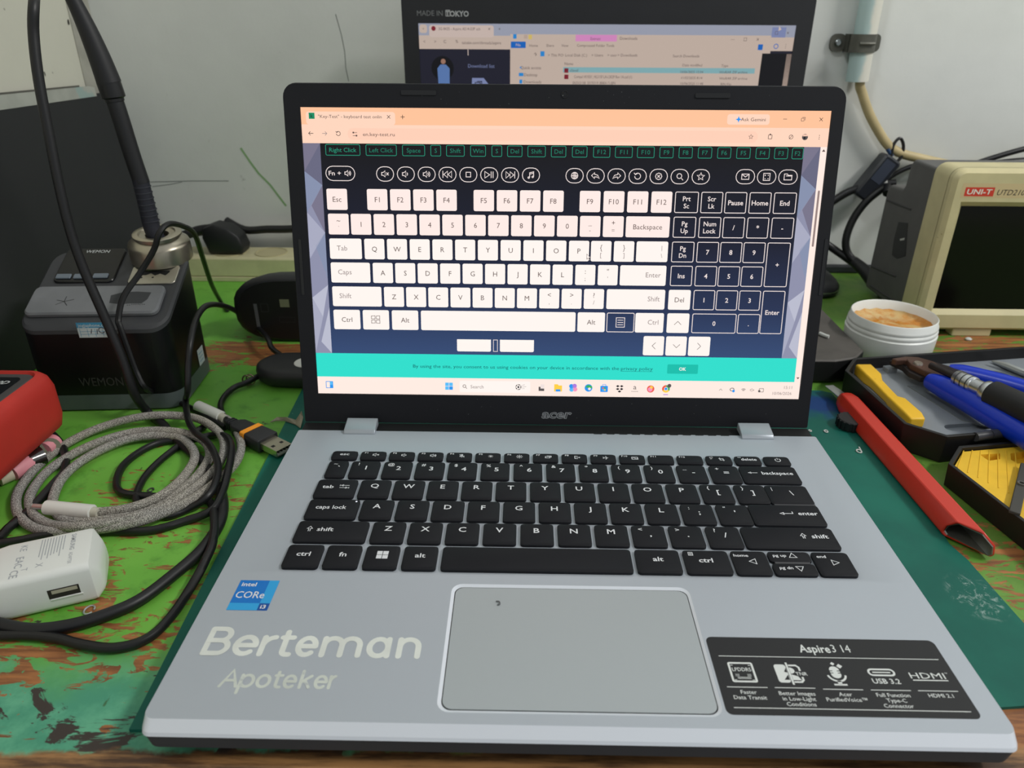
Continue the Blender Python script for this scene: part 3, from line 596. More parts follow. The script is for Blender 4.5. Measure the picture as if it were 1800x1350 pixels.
D = Draw(LT @ Vector((0, 0, 1.2)), lx, ly_, ['o', 'k'], lift=.04)
ca = LAB(979, 728, 1.2); D.text('acer', ca[0], ca[1] + .1, 5.6, 'o', 1, bold=.04, width=19.2, shear=.22); D.text('acer', ca[0], ca[1] + .1, 5.6, 'k', 2, bold=-.004, width=18.4, shear=.22)
D.done('maker_logo', [mat('logo_chrome', (176, 178, 182), .3, metal=.5), mat('logo_fill', (70, 72, 76), .4)], lap)

# ---- what the screen shows (x from the left, y from the top, millimetres)
CO = {'orange': (255, 196, 156), 'tab': (255, 214, 190), 'url': (255, 208, 184), 'cream': (255, 236, 226), 'white': (255, 246, 240), 'off': (255, 236, 230),
      'ink': (96, 78, 74), 'grey': (150, 136, 134), 'navy': (20, 24, 44), 'line': (240, 226, 222), 'gline': (34, 150, 120), 'gtext': (28, 124, 100), 'teal': (46, 222, 204), 'tealbtn': (20, 190, 172), 'tealink': (8, 92, 96),
      'tri1': (120, 116, 138), 'tri2': (142, 144, 170), 'tri3': (168, 170, 192), 'tri4': (104, 104, 128), 'tri5': (186, 188, 206), 'tri6': (134, 144, 172), 'thumb': (150, 130, 126), 'black': (26, 24, 30),
      'blue': (44, 150, 240), 'lblue': (90, 190, 250), 'yellow': (255, 208, 70), 'red': (238, 92, 72), 'green': (60, 176, 96), 'purple': (176, 124, 220), 'pink': (250, 150, 190), 'dgrey': (90, 84, 84), 'fav': (22, 140, 98)}
SN = list(CO) + ['page']
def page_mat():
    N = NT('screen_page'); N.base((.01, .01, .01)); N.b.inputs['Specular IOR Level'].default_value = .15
    x, y, z = N.xyz()     # page background with the panel's viewing-angle fade painted in, black head to navy foot
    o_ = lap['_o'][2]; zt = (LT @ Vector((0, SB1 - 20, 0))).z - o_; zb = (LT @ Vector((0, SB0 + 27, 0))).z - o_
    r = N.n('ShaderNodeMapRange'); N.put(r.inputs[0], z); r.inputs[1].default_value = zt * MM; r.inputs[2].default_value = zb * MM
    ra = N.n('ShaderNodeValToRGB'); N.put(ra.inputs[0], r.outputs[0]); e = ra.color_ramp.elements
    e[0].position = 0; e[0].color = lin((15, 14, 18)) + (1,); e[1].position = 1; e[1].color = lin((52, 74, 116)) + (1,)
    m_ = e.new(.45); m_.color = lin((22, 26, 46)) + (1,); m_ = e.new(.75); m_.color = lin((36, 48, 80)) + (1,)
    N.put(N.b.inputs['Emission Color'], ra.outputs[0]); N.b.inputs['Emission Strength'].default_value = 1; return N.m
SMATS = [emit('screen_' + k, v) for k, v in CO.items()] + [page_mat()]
obj('screen_panel', MB().box((SX0, SB0, -.2), (SX1, SB1, .02), 0, LT), emit('screen_navy', CO['navy']), lap, smooth=None)
S = Draw(LT @ Vector((SX0, SB1, .03)), lx, -ly_, SN, lift=.012); S.nz = ln.copy()
_pl = S.poly
W_, H_ = 309.14, 174.18
def st(t, x, y, h, m, l=6, **k):       # text: y runs downward here, so draw with a flipped frame
    S.ey = ly_.copy(); S.text(t, x, -y, h, m, l, **k); S.ey = -ly_
def si(k, x, y, q_, m, l=6, wd=None):
    S.ey = ly_.copy(); S.icon(k, x, -y, q_, m, l, wd); S.ey = -ly_
S.rect(0, 0, W_, 9.6, 'orange', 1); S.rect(2.9, 2.3, 55.4, 9.6, 'tab', 2, 1.6); S.rect(0, 9.5, W_, 20, 'tab', 2); S.rect(27, 11.4, 268, 18, 'url', 3, 3)
S.rect(4.6, 3, 8, 6.4, 'fav', 3); st('k', 6.3, 4.7, 2, 'black'); st('"Key-Test" - keyboard test onlin', 10.1, 5.0, 1.75, 'ink', align='l', width=37.4)
for x, y in ((51.6, 5), (303.8, 4.7)): S.line([(x - .95, y - .95), (x + .95, y + .95)], .28, 'black', 6); S.line([(x - .95, y + .95), (x + .95, y - .95)], .28, 'black', 6)
S.line([(58.6, 5), (61, 5)], .3, 'black', 6); S.line([(59.8, 3.8), (59.8, 6.2)], .3, 'black', 6)
for x, d, m in ((5.3, 1, 'black'), (13.3, -1, 'grey')): S.line([(x - 1.4, 14.5), (x + 1.4, 14.5)], .3, m, 6); S.line([(x - .3 * d, 13.4), (x - 1.4 * d, 14.5), (x - .3 * d, 15.6)], .3, m, 6)
si('reload', 21.5, 14.5, 1.7, 'black', wd=.3)
for y in (13.9, 15.6): S.line([(30, y), (32.6, y)], .28, 'ink', 6); S.circle(30.4 if y < 14 else 32.2, y, .55, 'ink', 6, 8)
st('en.key-test.ru', 36, 14.8, 1.95, 'ink', align='l', width=18.8)
S.rect(249.4, 2.1, 274, 7.9, 'tab', 2, 1.4); st('Ask Gemini', 264.5, 5, 1.85, 'ink', width=14.4); S.poly([(256, 3.2), (256.5, 4.5), (257.8, 5), (256.5, 5.5), (256, 6.8), (255.5, 5.5), (254.2, 5), (255.5, 4.5)], 'blue', 6)
S.line([(281.8, 4.6), (284, 4.6)], .26, 'ink', 6); S.frame(292.2, 4, 294, 5.8, .2, .24, 'ink', 6); S.line([(292.8, 3.6), (294.5, 3.6), (294.5, 5.3)], .24, 'ink', 6)
si('star', 264, 14.6, 1.5, 'ink', wd=.26); S.frame(274, 13.3, 276.4, 15.8, .3, .3, 'ink', 6); S.circle(275.2, 13.2, .5, 'ink', 6, 8); S.ring(circ(287.4, 14.5, 1.3, 12), .28, 'ink', 6); S.line([(286.3, 15.7), (288.2, 13.6)], .26, 'ink', 6)
S.circle(295.5, 14.5, 1.75, 'dgrey', 6); S.poly([(293.9, 14), (297.1, 14), (296.6, 13.1), (294.6, 13.1)], 'url', 7); S.circle(295.3, 15, .7, 'black', 7, 8)
for y in (13.5, 14.5, 15.5): S.circle(303.8, y, .25, 'black', 6, 6)
# page side strips of faceted triangles
S.rect(0, 20, 10.3, 147.4, 'tri2', 1); S.rect(295.7, 20, 305.3, 147.4, 'tri2', 1)
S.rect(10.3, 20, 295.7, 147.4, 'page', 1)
for x0 in (0, 295.7):
    for (a, b, c_), m in zip([((0, 20), (10.3, 20), (0, 36)), ((0, 36), (10.3, 44), (10.3, 20)), ((0, 36), (10.3, 44), (0, 60)), ((10.3, 44), (10.3, 72), (3, 56)), ((0, 60), (10.3, 72), (0, 88)), ((4, 80), (10.3, 72), (10.3, 100)), ((0, 88), (10.3, 96), (0, 112)), ((0, 112), (10.3, 104), (6, 124)), ((0, 112), (6, 124), (0, 147.4)), ((10.3, 118), (10.3, 147.4), (4, 140))], ('tri1', 'tri4', 'tri6', 'tri1', 'tri3', 'tri6', 'tri2', 'tri5', 'tri3', 'tri5')):
        q3 = [(x0 + a[0] * (1 if x0 == 0 else .93), a[1]), (x0 + b[0] * (1 if x0 == 0 else .93), b[1]), (x0 + c_[0] * (1 if x0 == 0 else .93), c_[1])]; S.poly(q3, m, 2)
S.rect(305.3, 20, W_, 163, 'cream', 2); S.rect(306.6, 44.7, 307.8, 77.7, 'thumb', 3, .5); S.poly([(306.3, 22.6), (308.3, 22.6), (307.3, 21.2)], 'ink', 3); S.poly([(306.3, 159.8), (308.3, 159.8), (307.3, 161)], 'ink', 3)
# key history
hist = [('Right Click', 13.3, 34), ('Left Click', 37.3, 55.7), ('Space', 59, 72.5), ('S', 75.8, 82), ('Shift', 85.1, 96), ('Win', 99.4, 108.6), ('S', 112, 118.2), ('Del', 121.3, 130.2), ('Shift', 133.3, 144), ('Del', 147.2, 156.1), ('Del', 159.6, 168.6), ('F12', 172.1, 182.1), ('F11', 185, 195.3), ('F10', 198, 208.2), ('F9', 211.2, 219.4), ('F8', 222.5, 230.6), ('F7', 233.8, 242), ('F6', 245.2, 253.2), ('F5', 256.4, 264.6), ('F4', 267.7, 275.8), ('F3', 278.6, 286.6), ('F2', 288.9, 296.5)]
for i, (t, a, b) in enumerate(hist):
    b_ = min(b, 295.6); S.frame(a, 20.5, b_, 26.9, .9, .34, 'gline', 3); st(t, (a + b_) / 2, 23.7, 2.4, 'gtext' if i else 'gline', stretch=1.05)
# media keys
S.frame(12.6, 32.8, 30.4, 41.5, 4.3, .42, 'line', 3); st('Fn +', 18.2, 37.0, 2.5, 'line', bold=.01, width=7.4); si('spk2', 26, 37, 2.0, 'line', wd=.42)
for i, k in enumerate(('spkx', 'spk1', 'spk2', 'prev', 'stop', 'play', 'next', 'note')):
    x = 48.3 + i * 12.46; S.frame(x - 5.35, 32.9, x + 5.35, 41.6, 4.3, .42, 'line', 3); si(k, x, 37.2, 2.25 if k not in ('prev', 'next', 'play') else 2.9, 'line', wd=.42)
for i, k in enumerate(('globe', 'undo', 'redo', 'reload', 'cross', 'search', 'star')):
    x = 161.5 + i * 12.49; S.frame(x - 5.4, 33, x + 5.4, 41.7, 4.3, .42, 'line', 3); si(k, x, 37.3, 2.5, 'line', wd=.42)
for i, k in enumerate(('mail', 'calc', 'folder')):
    x = 262.8 + i * 12.6; S.frame(x - 5.7, 32.8, x + 5.7, 41.4, 4.2, .42, 'line', 3); si(k, x, 37.1, 2.5, 'line', wd=.42)
RY = [46.0, 60.65, 75.45, 90.0, 104.8, 119.45, 134.1]; KH = 12.4
def wk(x0, x1, r, t, h=2.95, al='c', two=None):
    S.rect(x0, RY[r], x1, RY[r] + KH, 'white' if r > 1 else 'off', 3, 1.0); y = RY[r] + KH * (.5 if not two else .32)
    if al == 'l': st(t, x0 + 4.4, y - .4, h, 'grey', align='l')
    elif al == 'r': st(t, x1 - 3.2, y - .4, h, 'grey', align='r')
    elif t: st(t, (x0 + x1) / 2, y, h, 'ink')
    if two: st(two, (x0 + x1) / 2, RY[r] + KH * .68, h * .85, 'grey')
def bk(x0, x1, r, t, r2=None, two=None):
    y1 = RY[r2 or r] + KH; S.frame(x0, RY[r], x1, y1, 1.0, .45, 'line', 3); y = (RY[r] + y1) / 2
    if two: st(t, (x0 + x1) / 2, y - 2.1, 2.65, 'line', bold=.012); st(two, (x0 + x1) / 2, y + 2.1, 2.65, 'line', bold=.012)
    elif t: st(t, (x0 + x1) / 2, y, 2.75, 'line', bold=.014)
wk(12.5, 24.9, 0, 'Esc')
for i in range(4): wk(36.9 + 13.95 * i, 49.2 + 13.95 * i, 0, 'F%d' % (i + 1)); wk(101.2 + 13.95 * i, 113.5 + 13.95 * i, 0, 'F%d' % (i + 5)); wk(165 + 14.3 * i, 177.4 + 14.3 * i, 0, 'F%d' % (i + 9))
UP = 13.93
wk(12.6, 25.1, 1, '~', two='`')
for i, a in enumerate('1234567890'): wk(26.4 + UP * i, 38.8 + UP * i, 1, a)
wk(165.6, 178, 1, '_', two='-'); wk(179.6, 192, 1, '+', two='='); wk(193.4, 219.8, 1, 'Backspace')
wk(12.6, 32.3, 2, 'Tab', al='l')
for i, a in enumerate('QWERTYUIOP'): wk(34 + UP * i, 46.3 + UP * i, 2, a)
wk(172.8, 185.2, 2, '{', two='['); wk(186.8, 199.1, 2, '}', two=']'); wk(200.5, 219.7, 2, ''); st('|', 216, 79.2, 2.4, 'grey'); st('\\', 216, 84, 2.4, 'grey')
wk(12.6, 36.9, 3, 'Caps', al='l')
for i, a in enumerate('ASDFGHJKL'): wk(38.6 + UP * i * .997, 51 + UP * i * .997, 3, a)
wk(163.7, 176, 3, ':', two=';'); wk(177.6, 189.8, 3, '"', two="'"); wk(191.2, 219.5, 3, 'Enter', al='r')
wk(12.7, 43.4, 4, 'Shift', al='l')
for i, a in enumerate('ZXCVBNM'): wk(45 + UP * i * .992, 57.4 + UP * i * .992, 4, a)
for i, (a, b) in enumerate((('<', ','), ('>', '.'), ('?', '/'))): wk(141.8 + 13.85 * i, 154.2 + 13.85 * i, 4, a, two=b)
wk(183.6, 219.7, 4, 'Shift', al='r')
wk(12.7, 29.4, 5, 'Ctrl'); wk(31.1, 47.6, 5, ''); si('win8', 39.2, 125.3, 3.0, 'ink', wd=.3); wk(49.4, 66, 5, 'Alt'); wk(67.7, 164.7, 5, ''); wk(166, 183.1, 5, 'Alt')
bk(184.2, 201.5, 5, ''); si('menu', 192.8, 125.6, 3.3, 'line', wd=.4); wk(202.1, 219.8, 5, 'Ctrl', al='r'); wk(221.9, 235.7, 5, ''); wk(221.9, 235.5, 4, 'Del')
si('^', 228.7, 125.6, 2.4, 'ink', wd=.3)
for i, k in enumerate('<v>'): wk(207.9 + 14.2 * i, 221.5 + 14.2 * i - (.6 if i < 2 else 0), 6, ''); si(k, 214.6 + 14.2 * i, 140.3, 2.4, 'ink', wd=.3)
bk(222, 236.1, 0, 'Prt', two='Sc'); bk(237.6, 250.6, 0, 'Scr', two='Lk'); bk(251.9, 264.9, 0, 'Pause'); bk(266.4, 279.4, 0, 'Home'); bk(281, 294.4, 0, 'End')
bk(222, 235.6, 1, 'Pg', two='Up'); bk(237.4, 250.6, 1, 'Num', two='Lock'); bk(251.9, 264.9, 1, '/'); bk(266.4, 279.4, 1, '*'); bk(281, 294.4, 1, '-')
bk(222, 235.6, 2, 'Pg', two='Dn'); bk(222.2, 235.6, 3, 'Ins')
for r, ks in ((2, '789'), (3, '456'), (4, '123')):
    for i, a in enumerate(ks): bk(237.3 + 14.1 * i, 250.5 + 14.1 * i, r, a)
bk(279.9, 293.9, 2, '+', r2=3); bk(280, 293.7, 4, 'Enter', r2=5); bk(237.5, 265, 5, '0'); bk(265.9, 279.6, 5, '.')
S.rect(90.2, 137.5, 111.7, 145.3, 'white', 3, .9); S.rect(90.2, 137.5, 111.7, 140, 'white', 3); S.frame(113.1, 137.5, 116, 145.3, .1, .35, 'line', 3); S.rect(117.4, 137.5, 138.9, 145.3, 'white', 3, .9); S.rect(117.4, 137.5, 138.9, 140, 'white', 3)
# consent bar
S.rect(0, 147.4, 305.3, 162.9, 'teal', 3); st('By using the site, you consent to us using cookies on your device in accordance with the', 61.9, 155.3, 2.1, 'tealink', align='l', width=131.5); st('privacy policy', 194.6, 155.3, 2.1, 'tealink', align='l', width=20.2); S.line([(194.6, 157.1), (214.8, 157.1)], .2, 'tealink', 6)
S.rect(224, 152.2, 243.5, 158.3, 'tealbtn', 4, .6); st('OK', 233.7, 155.2, 2.0, 'white', bold=.02)
# task bar
S.rect(0, 162.9, W_, H_, 'cream', 3)
S.frame(5.2, 166, 9.9, 170.6, .2, .4, 'blue', 6); S.rect(7.8, 166.4, 9.5, 170.2, 'lblue', 6); S.rect(7.8, 168.4, 9.5, 170.2, 'blue', 7)
for i in (0, 1):
    for j in (0, 1): S.rect(82.3 + 2.55 * i, 166 + 2.5 * j, 84.6 + 2.55 * i, 168.25 + 2.5 * j, 'lblue' if i + j < 2 else 'blue', 6)
S.rect(91.5, 164.6, 137, 172.3, 'white', 4, 1); si('search', 94.8, 168.4, 1.7, 'ink', wd=.34); st('Search', 98.6, 168.5, 2.2, 'grey', align='l')
S.circle(129.4, 168.4, 1.9, 'white', 6); S.ring(circ(129.4, 168.4, 1.9, 14), .25, 'ink', 7); S.circle(129.4, 168.4, .75, 'black', 7, 5); [S.circle(129.4 + 1.5 * cos(a), 168.4 + 1.5 * sin(a), .45, 'black', 7, 5) for a in (0, 1.26, 2.5, 3.8, 5.0)]; [S.line([(131.6, 168.4 + d), (134.4 - abs(d), 168 + d * 1.3)], .2, 'grey', 6) for d in (-1, 0, 1)]
S.rect(142.4, 168, 146, 170.8, 'dgrey', 6); S.rect(143.6, 166.4, 146, 169.2, 'line', 7)
S.poly([(152.4, 166.2), (154.6, 166.2), (155.2, 167), (157.4, 167), (157.4, 171), (152.4, 171)], 'yellow', 6); S.rect(153.4, 169.6, 156.4, 171, 'blue', 7)
for a, b, m in ((163.4, 167.4, 'blue'), (165.4, 167.2, 'purple'), (165.8, 169.4, 'pink'), (163.6, 169.6, 'lblue')): S.circle(a, b, 1.5, m, 6, 10)
S.circle(174.4, 168.4, 2.5, 'blue', 6); S.poly([(172.2, 168), (174, 166.3), (176.6, 167.2), (176.8, 168.6), (174.4, 168.4)], 'green', 7); S.circle(175, 169, .9, 'cream', 8, 10)
S.rect(182, 166.9, 186.8, 171, 'blue', 6, .5); S.frame(183.2, 165.8, 185.6, 167.2, .3, .3, 'blue', 6); [S.rect(183.2 + 1.2 * i, 167.9 + 1.2 * j, 184.2 + 1.2 * i, 168.9 + 1.2 * j, m, 7) for i, j, m in ((0, 0, 'red'), (1, 0, 'green'), (0, 1, 'lblue'), (1, 1, 'yellow'))]
for a, b in ((193.1, 167), (195.6, 167), (193.1, 168.9), (195.6, 168.9), (194.35, 170.5)): S.poly([(a - 1.2, b), (a, b - .75), (a + 1.2, b), (a, b + .75)], 'black', 6)
st('a', 204.1, 167.4, 3.2, 'dgrey', stretch=1.1); [S.rect(202 + .9 * i, 170.2, 202.5 + .9 * i, 170.6, 'dgrey', 6) for i in range(5)]
S.circle(214.2, 168.6, 2.4, 'red', 6); S.circle(213.9, 168.9, 1.5, 'pink', 7, 12); S.circle(214.6, 167.6, 1.0, 'yellow', 7, 10)
for a0, m in ((90, 'red'), (210, 'green'), (330, 'yellow')): S.poly([(224, 168.4)] + [(224 + 2.5 * cos(radians(a0 + 15 * i + 60)), 168.4 + 2.5 * sin(radians(a0 + 15 * i + 60))) for i in range(9)], m, 6)
S.circle(224, 168.4, 1.25, 'cream', 7, 12); S.circle(224, 168.4, .95, 'blue', 8, 12); S.circle(226, 166.3, 1.3, 'dgrey', 9, 10); S.rect(222.5, 172, 225.5, 172.5, 'purple', 6)
si('^', 259, 168.5, 1.1, 'dgrey', wd=.25); S.ring(circ(266.2, 168.3, 1.5, 12, 1.2), .4, 'dgrey', 6); S.circle(267.2, 169.3, .9, 'blue', 7, 8)
for r in (.7, 1.3, 1.9): S.arc(273.5, 169.6, r, 225, 315, .28, 'dgrey', 6, 6)
si('spkx', 279, 168.5, 1.3, 'grey', wd=.25); S.frame(283.4, 167.3, 286.4, 169.8, .4, .3, 'dgrey', 6); S.circle(283.6, 169.2, .8, 'dgrey', 7, 8)
st('15:11', 304.3, 166.5, 1.9, 'grey', align='r'); st('10/06/2026', 304.3, 170.5, 1.9, 'grey', align='r')
S.poly([(170.3, 83.2), (170.3, 86.8), (171.1, 86.1), (171.7, 87.5), (172.4, 87.2), (171.8, 85.9), (172.9, 85.8)], 'ink', 7); S.poly([(170.5, 83.7), (170.5, 86.3), (171.15, 85.7), (171.75, 87.1), (172.1, 86.95), (171.5, 85.6), (172.4, 85.5)], 'white', 8)
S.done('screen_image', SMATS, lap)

# speck of dirt on the trackpad
c = U(875, 1061, 18.6); D = MB(); 
D.tube([(c.x - .8, c.y + 1.2, 18.9), (c.x + .6, c.y + .8, 19.1), (c.x + .9, c.y - .6, 18.9), (c.x - .2, c.y - 1.0, 18.8)], .28, 6)
tag(obj('dirt_crumb', D, mat('crumb_grey', (96, 98, 100), .8)), 'tiny curled grey crumb on the laptop trackpad', 'debris')

# ------------------------------------------------------------------ second laptop behind
lap2 = thing('laptop', 'dark laptop standing behind the silver one, its screen showing a file window', 'laptop', (60, 400, 0))
bz2 = mat('dark_lid', (31, 32, 37), .5, var=.05)
b2 = [(-126, 277), (218, 277), (236, 283), (247.5, 297), (247.5, 505), (-126, 505)]
obj('base', MB().prism(b2, 1.5, 20, ch=1), mat('base_brown_grey', (84, 80, 76), .6, var=.12, dirt=(96, 92, 84), ds=120, dt=.68), lap2, smooth=None)
obj('front_edge', MB().prism([(-126.2, 276.6), (218, 276.6), (236.2, 282.6), (247.8, 296.8), (247.8, 298), (236, 284), (218, 278), (-126.2, 278)], 3, 18.5), blk, lap2, smooth=None)
for x in (-110, 225):
    for y in (300, 490): obj('rubber_foot', MB().box((x - 8, y - 4, 0), (x + 8, y + 4, 1.6)), blk, lap2, smooth=None)
k2 = MB()
for r in range(5):
    for i in range(14): k2.box((-85 + i * 19, 340 + r * 19, 20), (-68.5 + i * 19, 356.5 + r * 19, 21.2))
ko = obj('keyboard', k2, keym, lap2, smooth=None); ko['kind'] = 'stuff'
A2 = radians(1.5); Y2 = 500.0
e2y = Vector((0, sin(A2), cos(A2))); n2 = Vector((0, -cos(A2), sin(A2))); L2 = Matrix(((1, 0, 0, 0), (0, e2y.y, n2.y, Y2), (0, e2y.z, n2.z, 20), (0, 0, 0, 1)))
def AB2(u, v, c=1.0):
    p_ = RP(u, v, Vector((0, Y2, 20)) + n2 * c, n2) - Vector((0, Y2, 20)); return p_.x, p_.dot(e2y)
xl = (AB2(705, 0)[0] + AB2(712, 145)[0]) / 2; xr = (AB2(1440, 0)[0] + AB2(1408, 150)[0]) / 2
s0 = AB2(735, 39); s1 = AB2(1400, 46); sxl, sxr, stp = s0[0], s1[0], (s0[1] + s1[1]) / 2; sbt = stp - 193
lp2 = rr(xl, -6, xr, stp + 26, 7); lm = MB(); ho = [(sxl, sbt), (sxr, sbt), (sxr, stp), (sxl, stp)]
holed(lm, lp2, [ho], 1.0, 0, L2); strip_rings(lm, [(a, b, -.2) for a, b in ho], [(a, b, 1.0) for a, b in ho], 0, L2); strip_rings(lm, [(a, b, 1.0) for a, b in lp2], [(a, b, -.5) for a, b in lp2], 0, L2)
obj('screen_bezel', lm, bz2, lap2, smooth=30); obj('lid_shell', MB().prism(lp2, -5.5, -.45, 0, L2, ch=.6), bz2, lap2, smooth=30)
C2 = {'bar': (150, 154, 170), 'win': (190, 172, 160), 'win2': (178, 158, 146), 'dark': (30, 30, 44), 'blk': (14, 14, 20), 'blue': (22, 96, 180), 'pink': (206, 134, 186), 'sel': (126, 168, 174), 'ink': (92, 80, 78), 'lite': (120, 130, 170), 'shirt': (86, 116, 168), 'skin': (150, 112, 96), 'yel': (205, 180, 100), 'red': (120, 30, 44), 'sky': (40, 130, 200), 'tabc': (196, 178, 170)}
obj('screen_panel', MB().box((sxl, sbt, -.4), (sxr, stp, -.1), 0, L2), emit('screen2_blk', C2['blk']), lap2, smooth=None)
S2 = Draw(L2 @ Vector((0, 0, -.08)), lx, e2y, list(C2), lift=.02); r2 = lambda u, v: AB2(u, v, 0)
def q2(u0, v0, u1, v1, m, l=1, r=0): a = r2(u0, v0); b = r2(u1, v1); S2.rect(a[0], a[1], b[0], b[1], m, l, r)
def t2(t, u, v, h, m='ink', l=5, **k): S2.text(t, *r2(u, v), h, m, l, **k)
S2.rect(sxl, sbt, sxr, stp, 'dark', 1); q2(735, 41, 1399, 66, 'bar', 2); S2.rect(sxl, r2(740, 86)[1], sxr, r2(740, 62)[1], 'win', 2)
q2(737, 43, 751, 58, 'win', 3, 2); q2(754, 44, 868, 66, 'tabc', 3, 2); S2.circle(*r2(762, 50), 2.0, 'red', 5); t2('3G 8435 - Aspire A514-53P sch', 771, 50.5, 2.3, align='l', width=38); t2('×', 860, 51, 3); t2('+', 878, 51, 3); t2('v', 744, 50, 2)
for t, u in (('<', 746), ('>', 765), ('C', 782), ('%', 803)): t2(t, u, 73, 2.6)
t2('tahabn.com/threads/aspire', 812, 75, 2.4, align='l', width=36)
S2.circle(*r2(778, 120), 10.5, 'blk', 3, 20)
a = r2(779, 108); S2.circle(a[0], a[1], 2.3, 'skin', 5, 10); S2.poly([(a[0] - 5, a[1] - 20), (a[0] + 5.4, a[1] - 20), (a[0] + 5.8, a[1] - 6), (a[0] + 2.4, a[1] - 2.6), (a[0] - 2.6, a[1] - 2.6), (a[0] - 5.6, a[1] - 6)], 'shirt', 4); S2.poly([(a[0] - 4, a[1] - 32), (a[0] + 4.4, a[1] - 32), (a[0] + 4.6, a[1] - 19), (a[0] - 4.4, a[1] - 19)], 'dark', 5)
t2('Download list', 846, 116, 3, 'lite', bold=-.005); a = r2(822, 89); S2.rect(a[0], a[1] - 4, a[0] + .7, a[1] + 1, 'tabc', 3)
a = r2(828, 137); b = r2(858, 170); S2.poly([(a[0], b[1]), (b[0] + 1, b[1]), (b[0] + 1, a[1] - 6), (b[0] - 4, a[1]), (a[0] + 1, a[1])], 'lite', 3); S2.icon('mon', (a[0] + b[0]) / 2 - 1, a[1] - 5, 3.4, 'dark', 4)
q2(897, 60, 1343, 170, 'win', 4); q2(1012, 61, 1084, 73, 'pink', 5); q2(898, 73, 924, 84.5, 'blue', 5); t2('File', 911, 79, 2.3, 'tabc', 6); t2('Extract', 1047, 68, 2.2, 'ink', 6); t2('Downloads', 1105, 67.5, 2.4, 'ink', 6)
for t, u in (('Home', 938), ('Share', 967), ('View', 993), ('Compressed Folder Tools', 1047)): t2(t, u, 80, 2.2, 'ink', 6)
q2(902, 60, 908, 68, 'sky', 6); q2(921, 61, 927, 68, 'win2', 6); q2(929, 61, 935, 69, 'yel', 6)
for t, u in (('This PC', 976), ('Local Disk (C:)', 1010), ('Users', 1050), ('user', 1076), ('Downloads', 1103)): t2('> ' + t, u, 97, 2.3, 'ink', 6)
q2(950, 90, 957, 99, 'sky', 6); t2('↑', 941, 96, 3, 'ink', 6); t2('Search Downloads', 1206, 98.5, 2.2, 'ink', 6); t2('—', 1288, 69, 2.4, 'ink', 6); t2('□', 1310, 69.5, 2.6, 'ink', 6); t2('×', 1332, 69.5, 3.4, 'ink', 6)
t2('Quick access', 933, 119, 2.5, 'ink', 6); t2('Desktop', 933, 131.5, 2.5, 'ink', 6); t2('Downloads', 936, 144, 2.5, 'ink', 6); q2(912, 128, 920, 134, 'sky', 6); q2(913, 140, 918, 147, 'sky', 6); S2.poly([(r2(913, 119)[0], r2(913, 119)[1]), (r2(916, 116)[0], r2(916, 116)[1]), (r2(917, 121)[0], r2(917, 121)[1])], 'sky', 6)
q2(990, 118, 1326, 129.5, 'sel', 5); t2('Name', 1000, 112, 2.3, 'ink', 6); t2('Date modified', 1217, 114.5, 2.2, 'ink', 6); t2('Type', 1274, 115.5, 2.2, 'ink', 6)
t2('cloud', 1009, 123.5, 2.4, 'ink', 6); t2('Compal HUG51_HL51SF LA-L302P Rev 1A.cad (1)', 1060, 135, 2.4, 'ink', 6, width=54); t2('SN25Q128J_20170319_80804 (1).BIN', 1044, 146, 2.4, 'ink', 6, width=40)
for v, t in ((126.5, '10/06/2025 15:04'), (137, '11/02/2025 8:14'), (147, '10/06/2025 11:48')): t2(t, 1216, v, 2.1, 'ink', 6)
for v, t in ((127, 'WinRAR ZIP archive'), (138, 'WinRAR ZIP archive'), (148, 'BIN File')): t2(t, 1289 if v < 140 else 1276, v, 2.1, 'ink', 6)
for v in (124, 135): q2(992, v - 4, 999, v + 4, 'red', 6)
q2(1358, 48, 1380, 66, 'lite', 4); t2('×', 1385, 58, 3, 'ink', 6); t2('□', 1365, 58, 2.6, 'ink', 6); q2(1333, 78, 1340, 88, 'blue', 6); S2.ring(circ(*r2(1364, 81.5), 2.2, 12), .6, 'blue', 6); t2('⋮', 1381, 81.5, 3.2, 'ink', 6)
q2(1340, 94, 1382, 170, 'blk', 5); q2(1383, 95, 1393, 170, 'win2', 5)
a = r2(1369, 50); S2.poly([(a[0], a[1] + 2), (a[0], a[1] - 2.2), (a[0] + 2.6, a[1] - .8)], 'tabc', 7)
S2.done('screen_image', [emit('screen2_' + k, v, .95) for k, v in C2.items()], lap2)
D = Draw(L2 @ Vector((0, 0, 1.0)), lx, e2y, ['a', 'b'], lift=.03)
g = AB2(733, 23); D.text('MADE IN', g[0], g[1], 4.1, 'a', 1, align='l', width=AB2(778, 23)[0] - g[0]); g = AB2(783, 24); D.text('TOKYO', g[0], g[1], 4.3, 'b', 1, align='l', bold=.03, width=AB2(824, 24)[0] - g[0]); g = AB2(787, 23); D.frame(g[0] - 2, g[1] - 2.6, g[0] + 2.2, g[1] + 2.6, .3, .5, 'b', 1)
D.done('maker_lettering', [mat('lettering_grey', (126, 128, 130), .5), mat('lettering_light', (184, 186, 188), .5)], lap2)

